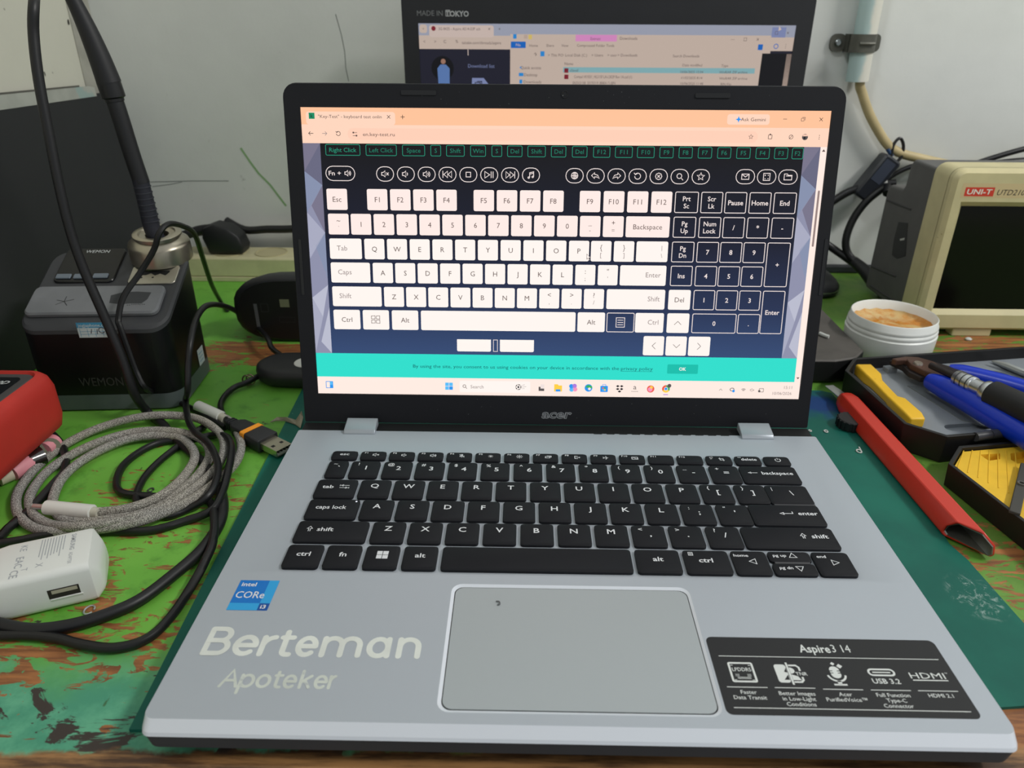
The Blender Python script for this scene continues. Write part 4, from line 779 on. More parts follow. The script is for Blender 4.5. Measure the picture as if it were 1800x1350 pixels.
# ------------------------------------------------------------------ soldering station
blackg = mat('station_black', (17, 17, 19), .38, spec=.4)
st_ = thing('soldering_station', 'black soldering station with grey base band, grey sponge pad and metal iron holder', 'soldering station', (-313, 258, 0))
ang = radians(4); so = Vector((-266, 222.5, 0)); ex_, ey_s = Vector((cos(ang), sin(ang), 0)), Vector((-sin(ang), cos(ang), 0))
ST = Matrix(((ex_.x, ey_s.x, 0, so.x), (ex_.y, ey_s.y, 0, so.y), (0, 0, 1, 0), (0, 0, 0, 1)))
SW, SD, H0, H1 = 99.0, 73.0, 64.0, 97.0
zz = lambda y: H0 + (H1 - H0) * y / SD
fp = rr(-SW, 0, 0, SD, 12, 6)
obj('body', MB().loft([[(x, y, 12) for x, y in inset(fp, .2)], [(x, y, zz(y) - 4) for x, y in inset(fp, .2)]], 0, ST), blackg, st_, smooth=50)
obj('base_band', MB().loft([[(x, y, 1.5) for x, y in fp], [(x, y, 13) for x, y in fp]], 0, ST), mat('band_grey', (92, 100, 102), .45), st_, smooth=50)
for x in (-88, -12):
    for y in (12, 60): obj('rubber_foot', MB().lathe([(0, 0), (5, 0), (5, 1.6), (0, 1.6)], 12, 0, ST @ Matrix.Translation((x, y, 0))), blk, st_)
rim = mat('station_top_grey', (64, 65, 68), .6, dirt=(110, 108, 104), ds=300, dt=.68)
obj('top_panel', MB().loft([[(x, y, zz(y) - 4.2) for x, y in fp], [(x, y, zz(y) - 1.4) for x, y in fp], [(x, y, zz(y)) for x, y in inset(fp, 1.6)]], 0, ST), rim, st_, smooth=30)
sl = math.atan2(H1 - H0, SD); sy = Vector((-sin(ang) * cos(sl), cos(ang) * cos(sl), sin(sl))); sn = ex_.cross(sy); SO = so + Vector((0, 0, H0))
PT = Matrix(((ex_.x, sy.x, sn.x, SO.x), (ex_.y, sy.y, sn.y, SO.y), (ex_.z, sy.z, sn.z, SO.z), (0, 0, 0, 1)))
def PS(u, v, lift=0.0):
    p_ = RP(u, v, SO + sn * lift, sn) - SO; return p_.dot(ex_), p_.dot(sy)
def quadbox(pts): xs = [PS(*p_)[0] for p_ in pts]; ys = [PS(*p_)[1] for p_ in pts]; return (sum(sorted(xs)[:2]) / 2, sum(sorted(ys)[:2]) / 2, sum(sorted(xs)[2:]) / 2, sum(sorted(ys)[2:]) / 2)
a = quadbox([(67, 511), (294, 505), (280, 555), (42, 560)])
obj('sponge_pad', MB().prism(rr(*a, 5), -.5, 4, 0, PT, ch=1.2), mat('pad_grey', (122, 124, 127), .7, var=.05), st_, smooth=35)
D = Draw(PT @ Vector((0, 0, 4)), ex_, sy, ['k', 'd'], lift=.05); c = PS(113, 530, 4)
for b in ((-5.5, 1.5), (-5, -3), (3, -4), (6, 2), (0, 5)): D.line([(c[0], c[1]), (c[0] + b[0], c[1] + b[1])], .45, 'k', 1)
c = PS(226, 525, 4); D.poly([(c[0] - 13, c[1] + 3.5), (c[0] - 12, c[1] - 4), (c[0] - 4, c[1] - 5.5), (c[0] + 2, c[1] - 4.8), (c[0] + 10, c[1] - 5), (c[0] + 13, c[1] - 1), (c[0] + 14, c[1] + 6), (c[0] + 4, c[1] + 7), (c[0] - 6, c[1] + 6.4)], 'd', 1)
for i in range(9): D.circle(c[0] + 1 + i * 1.4, c[1] - 5.5 - random.random(), .5, 'd', 1, 6)
k9 = D.done('pad_cut', [blk, mat('pad_hole', (64, 66, 68), .8)], st_); k9['kind'] = 'stuff'
a = quadbox([(126, 439), (225, 439), (199, 497), (89, 499)])
obj('display_panel', MB().prism(rr(*a, 4), -.5, 1.6, 0, PT, ch=.6), mat('display_black', (15, 16, 20), .25, dirt=(70, 70, 70), ds=500, dt=.7), st_, smooth=35)
for u, v in ((112, 486), (143, 486), (177, 485)):
    c = PS(u, v, 2); obj('button', MB().prism(rr(c[0] - 5.2, c[1] - 2.3, c[0] + 5.2, c[1] + 2.3, .8), 1.4, 2.8, 0, PT, ch=.4), mat('button_grey', (112, 122, 132), .5), st_, smooth=35)
D = Draw(PT @ Vector((0, 0, 1.6)), ex_, sy, ['w'], lift=.05); c = PS(172, 442.5, 1.6); D.text('WEMON', c[0], c[1] + .3, 3.0, 'w', 1, bold=0, width=17, shear=.15); D.done('panel_lettering', [mat('lettering_pale', (200, 204, 204), .5)], st_)
a = quadbox([(238, 469), (320, 468), (306, 499), (222, 502)]); steel = mat('worn_steel', (188, 184, 172), .32, metal=.85, var=.1)
obj('tip_plate', MB().prism(rr(*a, 3), -.2, 1.3, 0, PT, ch=.3), steel, st_, smooth=None)
c = ((a[0] + a[2]) / 2, (a[1] + a[3]) / 2); D = Draw(PT @ Vector((0, 0, 1.3)), ex_, sy, ['k'], lift=.05); w_ = (a[2] - a[0]) / 2 - 6
D.poly([(c[0] - w_, c[1] + 3.5), (c[0] - w_, c[1] - 1), (c[0] - w_ * .5, c[1] - 1), (c[0] - w_ * .2, c[1] + 1), (c[0] + w_ * .1, c[1] - 1.5), (c[0] + w_ * .4, c[1] + .5), (c[0] + w_ * .8, c[1] - 1.5), (c[0] + w_, c[1] + 2), (c[0] + w_, c[1] + 3.5)], 'k', 1)
for x in (-8, 0): D.circle(c[0] + x, c[1] - 3.4, .8, 'k', 1)
D.done('tip_slot', [blk], st_)
cb = PS(284, 446, 0); hb = PT @ Vector((cb[0], cb[1], 0))
ht = UY(275, 408, hb.y - 2); ax = (ht - hb); hl = ax.length; HT = Matrix.Translation(hb) @ ax.to_track_quat('Z', 'Y').to_matrix().to_4x4()
K = 21.5
obj('iron_holder', MB().lathe([(K, -3), (K, hl * .50), (K * .97, hl * .60), (K * .80, hl * .74), (K * .74, hl * .80), (K * .74, hl * .85), (K * .79, hl * .88), (K * .79, hl * .97), (K * .76, hl), (K * .60, hl), (K * .56, hl * .93), (K * .38, hl * .90), (K * .36, hl * .5), (0, hl * .5)], 36, 0, HT), mat('holder_steel', (190, 182, 164), .3, metal=.9, var=.12, vs=30), st_)
D = Draw(ST @ Vector((0, -.05, 0)), ex_, (0, 0, 1), ['g'], lift=.06); c = RP(178, 671, so, ey_s) - so; D.text('WEMON', c.dot(ex_), c.z, 6.4, 'g', 1, bold=0, width=30); D.done('front_lettering', [mat('lettering_dim', (64, 63, 62), .5)], st_)
# price sticker wrapped over the front edge
sk = [mat('sticker_white', (206, 214, 216), .6), mat('sticker_cyan', (70, 150, 190), .6), mat('sticker_ink_dark', (60, 50, 70), .6)]
c = RP(167, 580, so, ey_s) - so; cx = c.dot(ex_); D = Draw(ST @ Vector((0, -.12, 0)), ex_, (0, 0, 1), ['w', 'c', 'k'], lift=.05)
D.rect(cx - 11.5, c.z - 5.5, cx + 11.5, c.z + 5.5, 'w', 1); D.rect(cx - 11.5, c.z + 1.6, cx + 11.5, c.z + 5.5, 'c', 2); D.text('jogjaphone.com', cx, c.z + 3.5, 2.1, 'w', 3, bold=.01, width=21)
for i in range(4): D.line([(cx - 10 + i * 5, c.z - 4.8), (cx - 10 + i * 5, c.z + 1)], .25, 'c', 2)
for b in (-1, -3): D.line([(cx - 10, c.z + b), (cx + 10, c.z + b)], .25, 'c', 2)
D.line([(cx - 3, c.z - 2.5), (cx - 2, c.z + .8)], .5, 'k', 3); D.arc(cx + 4.5, c.z - .2, 2, 30, 330, .5, 'k', 3); D.line([(cx + 1, c.z - 3), (cx + 1.6, c.z + .6)], .5, 'k', 3)
D.done('price_sticker', sk, st_)
c = RP(354, 630, so, ex_) - so; D = Draw(ST @ Vector((.12, 0, 0)), ey_s, (0, 0, 1), ['w', 'c'], lift=.05); cy = c.dot(ey_s); D.poly([(cy - 6, c.z - 4), (cy + 6, c.z - 4), (cy + 6, c.z + 9), (cy - 6, c.z + 9)], 'w', 1)
for b in (-1, 2, 5): D.line([(cy - 4, c.z + b), (cy + 4, c.z + b)], .5, 'c', 2)
D.done('side_sticker', sk[:2], st_)

# soldering iron standing in the holder, with its cable
iron = thing('soldering_iron', 'slim black soldering iron standing in the metal holder, its cable arching above', 'soldering iron', tuple(HT @ Vector((0, 0, hl * .55))))
IY = hb.y - 2; rubber = mat('rubber_black', (25, 26, 29), .55); sleeve_m = mat('sleeve_blue_black', (34, 36, 46), .6)
P = lambda u, v, y=IY: UY(u, v, y)
i0 = HT @ Vector((0, 0, hl * .52)); i1 = P(246, 313); i2 = P(193, 152); i3 = P(150, 45); i4 = P(118, -22); i5 = P(96, -62, IY - 4)
obj('tip_sleeve', MB().tube([i0, P(267, 400), P(258, 362), i1], lambda t: 5.9 - .3 * t, 16, sub=4), sleeve_m, iron)
rib = MB()
for k in range(7):
    t = k / 7; c0 = P(267, 395).lerp(i1, .08 + .85 * t); d_ = (i1 - P(267, 395)).normalized(); rib.tube([c0, c0 + d_ * .7], 6.05, 16, sub=0)
ro = obj('sleeve_rib', rib, mat('sleeve_rib', (52, 54, 62), .6), iron); ro['kind'] = 'stuff'
obj('handle', MB().tube([P(249, 322), P(232, 272), P(212, 208), P(196, 160)], 5.6, 16, sub=4), rubber, iron)
obj('collar', MB().tube([P(202, 178), P(199, 168), P(192, 148), P(190, 142)], lambda t: 7.6 if .2 < t < .9 else 6.2, 16, sub=5), mat('collar_black', (20, 21, 23), .4), iron)
obj('strain_relief', MB().tube([P(192, 146), P(176, 104), P(158, 61), P(139, 20), i4], lambda t: 7.8 - 3.7 * t ** 1.1, 16, sub=5), rubber, iron)
cab = [i4, P(104, -48), P(84, -66, IY - 10), P(66, -40, IY - 18), P(60, 2, 236), P(59, 60, 230), P(68, 140, 224), P(85, 230, 219), P(105, 330, 214), P(125, 410, 211), P(150, 480, 209), P(185, 560, 206), P(215, 632, 203), P(235, 690, 201)] + [U(u, v, z) for u, v, z in ((260, 725, 4.5), (285, 745, 3.4), (300, 762, 3.2), (330, 790, 3.2), (358, 815, 3.2), (383, 850, 3.4), (392, 885, 3.4), (386, 920, 3.4), (355, 966, 3.6), (303, 1012, 3.4), (245, 1055, 3.4), (185, 1081, 3.4), (124, 1099, 3.4), (58, 1107, 3.4), (0, 1098, 3.4), (-40, 1085, 3.4))]
obj('cable', MB().tube(cab, 3.1, 10, sub=5), mat('cable_black', (22, 22, 25), .45), iron)

# ------------------------------------------------------------------ cables in the tangle
thin = mat('thin_cable_black', (20, 20, 22), .42)
q3 = lambda x, y, z: U(x / 3.2143, 640 + y / 3.2143, z)
# grey braided charging cable
braid = NT('grey_braid'); braid.b.inputs['Roughness'].default_value = .85
nv = braid.noise(1900, 2, .6); big = braid.rng(braid.noise(18, 3), .4, .7)
braid.base(braid.mix(braid.rng(nv, .45, .58), braid.mix(big, lin((104, 102, 98)), lin((112, 107, 98))), braid.mix(big, lin((184, 182, 177)), lin((190, 184, 172))))); braid.bump(nv, .5, .0006)
chg = thing('charging_cable', 'coiled grey braided charging cable with white plugs on the green bench', 'cable', tuple(U(230, 830, 0)))
gp = [(520, 838, 6), (620, 832, 6), (740, 812, 7), (860, 770, 8), (960, 710, 8.5), (1050, 620, 8), (1100, 530, 7), (1075, 460, 6), (990, 410, 5), (860, 405, 5), (720, 425, 5), (560, 490, 5), (430, 570, 5), (345, 655, 4), (305, 740, 3), (300, 800, 3), (345, 868, 3), (450, 893, 3), (600, 880, 3.2), (760, 850, 3.5), (900, 790, 4.5), (1040, 700, 5), (1140, 600, 5), (1185, 510, 5), (1150, 435, 6), (1050, 392, 7), (900, 376, 7), (740, 388, 6), (560, 440, 5), (400, 515, 4), (270, 605, 3), (195, 695, 3), (165, 770, 3), (190, 850, 3), (280, 905, 3.5), (420, 922, 8), (560, 905, 8.5), (720, 875, 8), (880, 830, 7), (1030, 750, 6), (1170, 640, 6), (1250, 540, 6), (1265, 440, 6), (1220, 370, 6), (1120, 310, 7), (980, 290, 8), (820, 295, 8), (640, 335, 6), (480, 395, 4), (330, 480, 3), (200, 590, 3), (115, 700, 3), (90, 780, 3), (110, 860, 3), (190, 925, 3), (320, 950, 3.5), (480, 940, 5), (640, 920, 6), (800, 885, 6), (950, 830, 6), (1100, 755, 6), (1240, 650, 6), (1330, 560, 5), (1362, 470, 5), (1340, 380, 5), (1295, 320, 4), (1245, 292, 4)]
obj('braided_cord', MB().tube([q3(*g) for g in gp], 2.75, 12, sub=5), braid.m, chg)
wp = mat('plug_white', (226, 226, 220), .4)
def plug_at(a, b, r, par, name='plug_body'): return obj(name, MB().tube([a, a.lerp(b, .08), a.lerp(b, .5), a.lerp(b, .92), b], lambda t: r * (.82 if t < .02 or t > .98 else 1), 16, sub=3), wp, par)
plug_at(q3(1250, 298, 4.2), q3(1118, 238, 4.6), 4.1, chg); plug_at(q3(525, 836, 6.4), q3(262, 810, 6.4), 4.2, chg)
for a, b in (((262, 810), (190, 805)),): obj('plug_tip', MB().tube([q3(*a, 6.4), q3(*b, 6.4)], 1.7, 12, sub=0), mat('tip_metal', (210, 212, 208), .3, metal=.8), chg)
obj('cord_sleeve', MB().tube([q3(560, 842, 6.2), q3(500, 834, 6.3)], 3.1, 12, sub=0), mat('sleeve_cream', (196, 192, 176), .6), chg); obj('cord_sleeve', MB().tube([q3(1240, 290, 4.2), q3(1275, 315, 4.2)], 3.1, 12, sub=0), mat('sleeve_cream', (196, 192, 176), .6), chg)
# thin black lead looping over the iron holder and down the station front
hr = HT @ Vector((0, 0, hl))
c1 = [U(u, v, z) for u, v, z in ((396, 752, 2.4), (372, 738, 2.4), (345, 722, 2.4), (310, 705, 2.4), (280, 692, 3))] + [UY(256, 683, 207), UY(240, 655, 209), UY(225, 615, 212), UY(211, 575, 215), UY(208, 561, 218), UY(217, 522, 226), UY(246, 480, 238), UY(270, 440, 243), UY(280, 410, 245), UY(296, 394, 254), UY(320, 397, 272), UY(342, 412, 292), UY(357, 455, 330), UY(372, 500, 375)] + [U(388, 530, 2.4), U(400, 545, 2.4)]
tag(obj('thin_lead', MB().tube(c1, 2.0, 8, sub=5), thin), 'thin black lead looping over the metal iron holder and down the station', 'cable')
# black lead with big loops through the coil, leaving at the front left
c3 = [(-60, 1040, 2.6), (0, 1015, 2.6), (120, 995, 2.6), (250, 970, 2.6), (420, 955, 2.4), (600, 945, 2.4), (850, 940, 2.4), (1050, 885, 2.4), (1190, 830, 5), (1250, 740, 7), (1290, 600, 9.5), (1308, 470, 9.5), (1275, 408, 8), (1200, 402, 3), (1110, 420, 2.4), (920, 440, 2.4), (800, 490, 2.4), (700, 570, 2.4), (660, 660, 2.4), (690, 728, 2.4), (860, 748, 2.4), (1080, 762, 2.4), (1180, 775, 2.6), (1210, 860, 6), (1203, 1000, 6), (1165, 1100, 5)]
c3 = [q3(*g) for g in c3] + [U(u, v, z) for u, v, z in ((341, 1023, 2.6), (303, 1081, 2.6), (260, 1122, 2.6), (202, 1139, 2.6), (144, 1133, 2.6), (101, 1122, 2.6), (52, 1117, 2.6), (0, 1117, 2.6), (-40, 1115, 2.6))]
tag(obj('black_lead', MB().tube(c3, 2.35, 9, sub=5), thin), 'long black lead looping through the grey coil and out at the front left', 'cable')
# meter probe leads
for i, pl in enumerate((((-60, 940, 3), (-10, 985, 3.4), (40, 935, 3), (90, 890, 3), (150, 840, 2.6), (225, 765, 2.6), (305, 675, 2.6), (362, 610, 2.8), (372, 540, 2.8), (350, 460, 2.8), (300, 400, 3)),)):
    tag(obj('probe_lead', MB().tube([q3(*g) for g in pl], 2.5, 9, sub=5), thin), 'short black lead running from under the red meter beneath the grey coil', 'cable')

# black rounded device with its cables
dev = thing('usb_device', 'flat black rounded gadget with a white disc, tethered to an orange-banded plug', 'gadget', (-200, 275, 0))
dm = mat('device_black', (34, 35, 38), .5, bump=.06, bs=3000)
fp2 = []
for k in range(25):
    a_ = pi / 2 + pi * k / 24; fp2.append((-206 + 22 * cos(a_), 275 + 21 * sin(a_)))
fp2 += [(-172, 252), (-160, 253), (-150, 262), (-147, 275), (-150, 288), (-160, 296), (-172, 297)]
obj('shell', MB().loft([[(x, y, .6) for x, y in inset(fp2, 4)], [(x, y, 4) for x, y in inset(fp2, .8)], [(x, y, 9.5) for x, y in fp2], [(x, y, 13) for x, y in inset(fp2, .8)], [(x, y, 14.4) for x, y in inset(fp2, 3.5)], [(x, y, 14.8) for x, y in inset(fp2, 8)]]), dm, dev, smooth=60)
c = U(537, 637, 14.9); obj('disc', MB().lathe([(0, 15.2), (8.4, 15.2), (9, 14.5), (9, 14)], 28, 0, Matrix.Translation((c.x, c.y, 0))), wp, dev)
obj('side_window', MB().box((-186, 252.6, 4), (-176, 254, 9)), mat('window_cream', (196, 200, 176), .5), dev, smooth=None)
r0 = U(437, 668, 5); rg = MB()
for dy in (-2, 2): rg.tube([r0 + Vector((3.2 * cos(a_) + dy * .6, dy * .4, 4.2 * sin(a_))) for a_ in [2 * pi * k / 16 for k in range(17)]], .6, 6, sub=0)
obj('ring', rg, mat('ring_metal', (150, 130, 110), .3, metal=.8), dev)
tether = [Vector((-224, 268, 6)), U(432, 673, 5), U(414, 680, 4), U(398, 693, 3.5), U(388, 710, 3.5), U(391, 728, 4), U(402, 741, 5)]
obj('tether', MB().tube(tether, 2.2, 9, sub=5), thin, dev)
ua, ub = U(405, 744, 5.4), U(500, 792, 5.4); ub.z = ua.z; ud = (ub - ua).normalized(); uq = Matrix(((ud.x, -ud.y, 0, ua.x), (ud.y, ud.x, 0, ua.y), (0, 0, 1, ua.z), (0, 0, 0, 1))); UL = (ub - ua).length
k_ = UL / 51.0
ov = lambda x, w_, h_: [(x * k_, a_, b_) for a_, b_ in rr(-w_, -h_, w_, h_, 1.3, 3)]
obj('plug_boot', MB().loft([ov(-3, 2.4, 2.4), ov(1, 3.2, 3), ov(6, 3.2, 3)], 0, uq), dm, dev, smooth=50)
for x in (0, 2.2, 4.4): obj('boot_rib', MB().loft([ov(x, 3.7, 3.5), ov(x + 1.0, 3.7, 3.5)], 0, uq), dm, dev, smooth=50)
obj('plug_grip', MB().loft([ov(6, 4.6, 3.8), ov(9, 6.2, 4.2), ov(18, 6.6, 4.3), ov(20, 7.6, 4.6), ov(36, 8.0, 4.7), ov(36.6, 7.5, 4.3)], 0, uq), dm, dev, smooth=50)
obj('orange_band', MB().loft([ov(19.6, 7.9, 4.9), ov(23.4, 8.0, 4.95)], 0, uq), mat('band_orange', (250, 160, 40), .5), dev, smooth=50)
sh = MB().loft([[(36 * k_, -6, -2.25), (36 * k_, 6, -2.25), (36 * k_, 6, 2.25), (36 * k_, -6, 2.25)], [(UL, -6, -2.25), (UL, 6, -2.25), (UL, 6, 2.25), (UL, -6, 2.25)]], 0, uq, caps=(False, False))
sh.loft([[(UL, -6, -2.25), (UL, 6, -2.25), (UL, 6, 2.25), (UL, -6, 2.25)], [(UL, -5.6, -1.9), (UL, 5.6, -1.9), (UL, 5.6, 1.9), (UL, -5.6, 1.9)], [(UL - 8, -5.6, -1.9), (UL - 8, 5.6, -1.9), (UL - 8, 5.6, 1.9), (UL - 8, -5.6, 1.9)]], 0, uq, caps=(False, True))
obj('plug_shell', sh, mat('usb_metal', (186, 180, 160), .28, metal=.9), dev, smooth=None)
obj('plug_tongue', MB().box((UL - 8, -5.2, -1.7), (UL - .4, 5.2, -.1), 0, uq), mat('tongue_white', (205, 203, 190), .5), dev, smooth=None)
for y in (-3.2, 3.2): obj('shell_hole', MB().box((UL - 8, y - 1.1, 2.2), (UL - 5.6, y + 1.1, 2.3), 0, uq), blk, dev, smooth=None)
for y in (-3.6, -1.2, 1.2, 3.6): obj('contact', MB().box((UL - 7, y - .5, -.15), (UL - .6, y + .5, 0), 0, uq), mat('contact_dark', (92, 86, 70), .3, metal=.8), dev, smooth=None)
c2 = [UX(535, 620, -205)] ; c2 = [Vector((-214, 297, 8)), U(478, 612, 10), U(470, 594, 14), U(452, 575, 12), U(432, 560, 6), UY(410, 544, 345), UY(385, 536, 305), UY(362, 538, 265), UY(345, 560, 237), UY(335, 600, 217), UY(331, 640, 209), UY(330, 690, 204)] + [q3(*g) for g in ((1050, 200, 8), (1062, 310, 12), (1100, 380, 13), (1180, 450, 12), (1230, 560, 12), (1220, 660, 11), (1170, 750, 9), (1060, 820, 3), (940, 860, 2.6), (860, 830, 2.4), (795, 800, 2.4), (768, 755, 2.4), (810, 650, 2.4), (900, 550, 2.4), (1010, 462, 2.4), (1090, 395, 2.4), (1160, 350, 2.4))]
obj('long_cord', MB().tube(c2, 2.2, 9, sub=5), thin, dev)

# mouse stood on its side
mo = thing('computer_mouse', 'black computer mouse on its side, underside with labels facing out', 'mouse', (-215, 355, 0))
def mouse_ring(y, k):   # outline in x,z seen from the front
    pts = []
    for i in range(28):
        a_ = 2 * pi * i / 28; cx_, cz_ = -214, 29.5; ca_, sa_ = cos(a_), sin(a_); e_ = .72
        pts.append((cx_ + (54 * k) * math.copysign(abs(ca_) ** e_, ca_), y, cz_ + (29.3 * k) * math.copysign(abs(sa_) ** e_, sa_)))
    return pts
obj('shell', MB().loft([mouse_ring(345, .93), mouse_ring(347, 1.0), mouse_ring(356, 1.0), mouse_ring(368, .93), mouse_ring(377, .72), mouse_ring(381, .3)]), mat('mouse_black', (30, 31, 34), .5), mo, smooth=60)
obj('bottom_plate', MB().loft([mouse_ring(344.7, .9), mouse_ring(345.2, .9)]), mat('mouse_bottom', (15, 15, 17), .45), mo, smooth=None)
D = Draw((0, 344.6, 0), (1, 0, 0), (0, 0, 1), ['g', 'y', 'd'], lift=.06)
g = lambda u, v: D.uv(UY(u, v, 344.6))
a = g(448, 534); b = g(456, 580); D.poly([(a[0] - 1.5, a[1]), (a[0] + 1.5, a[1]), (b[0] + 1.5, b[1]), (b[0] - 1.5, b[1])], 'g', 1)
a = g(500, 533); D.rect(a[0] - 4, a[1] - 3.5, a[0] + 4, a[1] + 3.5, 'y', 1); a = g(465, 541); D.frame(a[0] - 3.5, a[1] - 4, a[0] + 3.5, a[1] + 4, .8, .8, 'd', 1); a = g(505, 562); D.frame(a[0] - 7, a[1] - 2.5, a[0] + 7, a[1] + 2.5, .8, .6, 'd', 1)
D.done('label_print', [mat('label_grey', (88, 90, 92), .5), mat('label_khaki', (120, 124, 96), .5), mat('label_dark', (40, 40, 42), .5)], mo)

# ------------------------------------------------------------------ red multimeter at the left edge
mm = thing('multimeter', 'thick red bumper multimeter lying at the left edge in front of the station', 'multimeter', (-372, 90, 0))
def mring(z, d): return [(x, y, z) for x, y in rr(-416 + d, 0 + d, -320 - d, 183 - d, 13 - d * .5, 5)]
obj('red_bumper', MB().loft([mring(12, 6), mring(15, 1.5), mring(22, 0), mring(42, 0), mring(48, 1.5), mring(51, 4), mring(52, 7), mring(50, 8)]), mat('bumper_red', (196, 50, 40), .6, var=.1, vs=25, dirt=(150, 40, 34), ds=30, dt=.62), mm, smooth=50)
obj('face_frame', MB().prism(rr(-407, 9, -328.5, 174.5, 7), 46, 51, ch=1), mat('face_grey', (74, 72, 72), .55), mm, smooth=None)
obj('display_window', MB().prism(rr(-401, 110, -334.5, 168, 3), 50, 51.6), mat('window_dark', (22, 26, 28), .15), mm, smooth=None)
obj('lcd', MB().box((-396, 118, 51.5), (-344, 152, 51.9)), mat('lcd_green', (58, 70, 64), .25), mm, smooth=None)
obj('dial', MB().lathe([(24, 51), (24, 55), (20, 57), (0, 57)], 28, 0, Matrix.Translation((-370, 68, 0))), mat('dial_black', (26, 26, 28), .5), mm)
for i, (x, y) in enumerate(((-390, 22), (-370, 22), (-350, 22))): obj('jack', MB().lathe([(6, 50), (6, 53), (3, 53), (3, 50)], 16, 0, Matrix.Translation((x, y, 0))), blk, mm)
D = Draw((0, 0, 51.9), (1, 0, 0), (0, 1, 0), ['w'], lift=.05); D.text('UT890D', -348, 160, 4.2, 'w', 1, bold=.02, width=21, shear=.2); D.done('model_lettering', [mat('lettering_pale', (200, 204, 204), .5)], mm)
for x in (-410, -336):
    for y in (12, 60): obj('rest_foot', MB().lathe([(0, 0), (5, 0), (5, 13), (0, 13)], 12, 0, Matrix.Translation((x, y, 0))), blk, mm)
obj('tilt_stand', MB().box((-400, 100, 0), (-345, 106, 13)), blk, mm, bevel=1)
# pink clamp under the meter
pk = thing('pink_clamp', 'small pink plastic clamp with a steel rivet, half under the red meter', 'clamp', tuple(U(70, 815, 0)))
pkm = mat('clamp_pink', (226, 150, 160), .5, var=.08); pa, pb, pc_ = U(20, 832, 5), U(57, 808, 6), U(95, 776, 6)
obj('jaw', MB().tube([pa, pa.lerp(pb, .5), pb], lambda t: 5.4 + .6 * sin(pi * t), 14, sub=4), pkm, pk)
obj('jaw', MB().tube([pb.lerp(pc_, .5), pb.lerp(pc_, .75), pc_], lambda t: 5.6, 14, sub=4), pkm, pk)
obj('jaw_tip', MB().tube([pa - Vector((4, 6, 0)), pa], 4.6, 12, sub=0), mat('tip_cream', (206, 196, 172), .6), pk)
obj('rivet', MB().tube([pb + Vector((-2, -3, 0)), pb + Vector((4, 5, 0))], 6.0, 16, sub=3), mat('rivet_steel', (120, 118, 116), .15, metal=.95), pk)
dd = (U(60, 800, 6) - U(100, 815, 6)).normalized(); dcen = U(88, 787, 6.5)
obj('end_disc', MB().lathe([(0, -.8), (6.2, -.8), (6.2, .8), (0, .8)], 20, 0, Matrix.Translation(dcen) @ Vector((.75, -.62, .3)).to_track_quat('Z', 'Y').to_matrix().to_4x4()), mat('disc_olive', (116, 116, 96), .5), pk)

# ------------------------------------------------------------------ white wall charger
wc = thing('wall_charger', 'white USB wall charger block lying at the lower left of the bench', 'charger', (-244, 36, 0))
ca = math.atan2(13.6, 31.4); cxv, cyv = Vector((cos(ca), sin(ca), 0)), Vector((-sin(ca), cos(ca), 0)); co_ = Vector((-225, 29.2, 0))
CT = Matrix(((cxv.x, cyv.x, 0, co_.x), (cxv.y, cyv.y, 0, co_.y), (0, 0, 1, 0), (0, 0, 0, 1)))
def cr(x, d, z0, z1): return [(x, y, z) for y, z in rr(d, z0, 33 - d, z1, 3.5, 4)]
cw = mat('charger_white', (228, 230, 226), .35, spec=.5)
obj('body', MB().loft([cr(-44, 3, 3, 20), cr(-42, .6, .8, 22.2), cr(-38, 0, .3, 22.6), cr(-3, 0, .3, 22.6), cr(-1.4, .3, .4, 22.3), cr(1.5, 3.5, 2.5, 17), cr(2.3, 5, 4, 14)], 0, CT), cw, wc, smooth=35)
obj('pin_block', MB().loft([[(x, y, z) for y, z in rr(4, 2, 29, 20, 4, 4)] for x in (-58, -43.9)], 0, CT), cw, wc, smooth=40)
for y in (9, 24): obj('pin', MB().tube([CT @ Vector((-57, y, 11)), CT @ Vector((-76, y, 11))], 2.0, 12, sub=0), mat('tip_metal', (210, 212, 208), .3, metal=.8), wc)
obj('usb_port', MB().box((-20.6, -.12, 8.0), (-7.4, 4, 13.2), 0, CT), mat('port_black', (40, 34, 30), .6), wc, smooth=None)
obj('port_tongue', MB().box((-19, -.2, 10.6), (-8.2, 3, 12.6), 0, CT), mat('port_cream', (176, 170, 150), .5), wc, smooth=None)
obj('port_lip', MB().loft([[(-20, 0, 7.6), (-6.6, 0, 7.6), (-6.6, 0, 6.4), (-20, 0, 6.4)][::-1], [(-20, -.5, 7.6), (-6.6, -.5, 7.6), (-6.6, -.1, 6.4), (-20, -.1, 6.4)][::-1]], 0, CT), cw, wc, smooth=None)
D = Draw(CT @ Vector((0, 0, 22.62)), -cyv, cxv, ['t'], lift=.04)   # print runs along the short side
def ct_(t, x, y, h, **k): D.text(t, -y, x - 0, h, 't', 1, **k)
ct_('SAMSUNG', -9.5, 22, 2.0, bold=.02, width=13); ct_('ADAPTER', -9.6, 9, 1.6, width=9)
for i in range(9): D.line([(-29, -13.5 - i * 1.25), (-29 + random.uniform(11, 17), -13.5 - i * 1.25)], .38, 't', 1)
ct_('EAC', -31.5, 14, 3.2, bold=.01); ct_('CE', -32.5, 5.5, 3.4, bold=.01); ct_('X', -22.5, 8.5, 3.0); ct_('T', -28.5, 7.5, 2.6); ct_('KE', -31, 25, 3.0)
D.done('rating_print', [mat('print_grey', (168, 172, 178), .6)], wc)

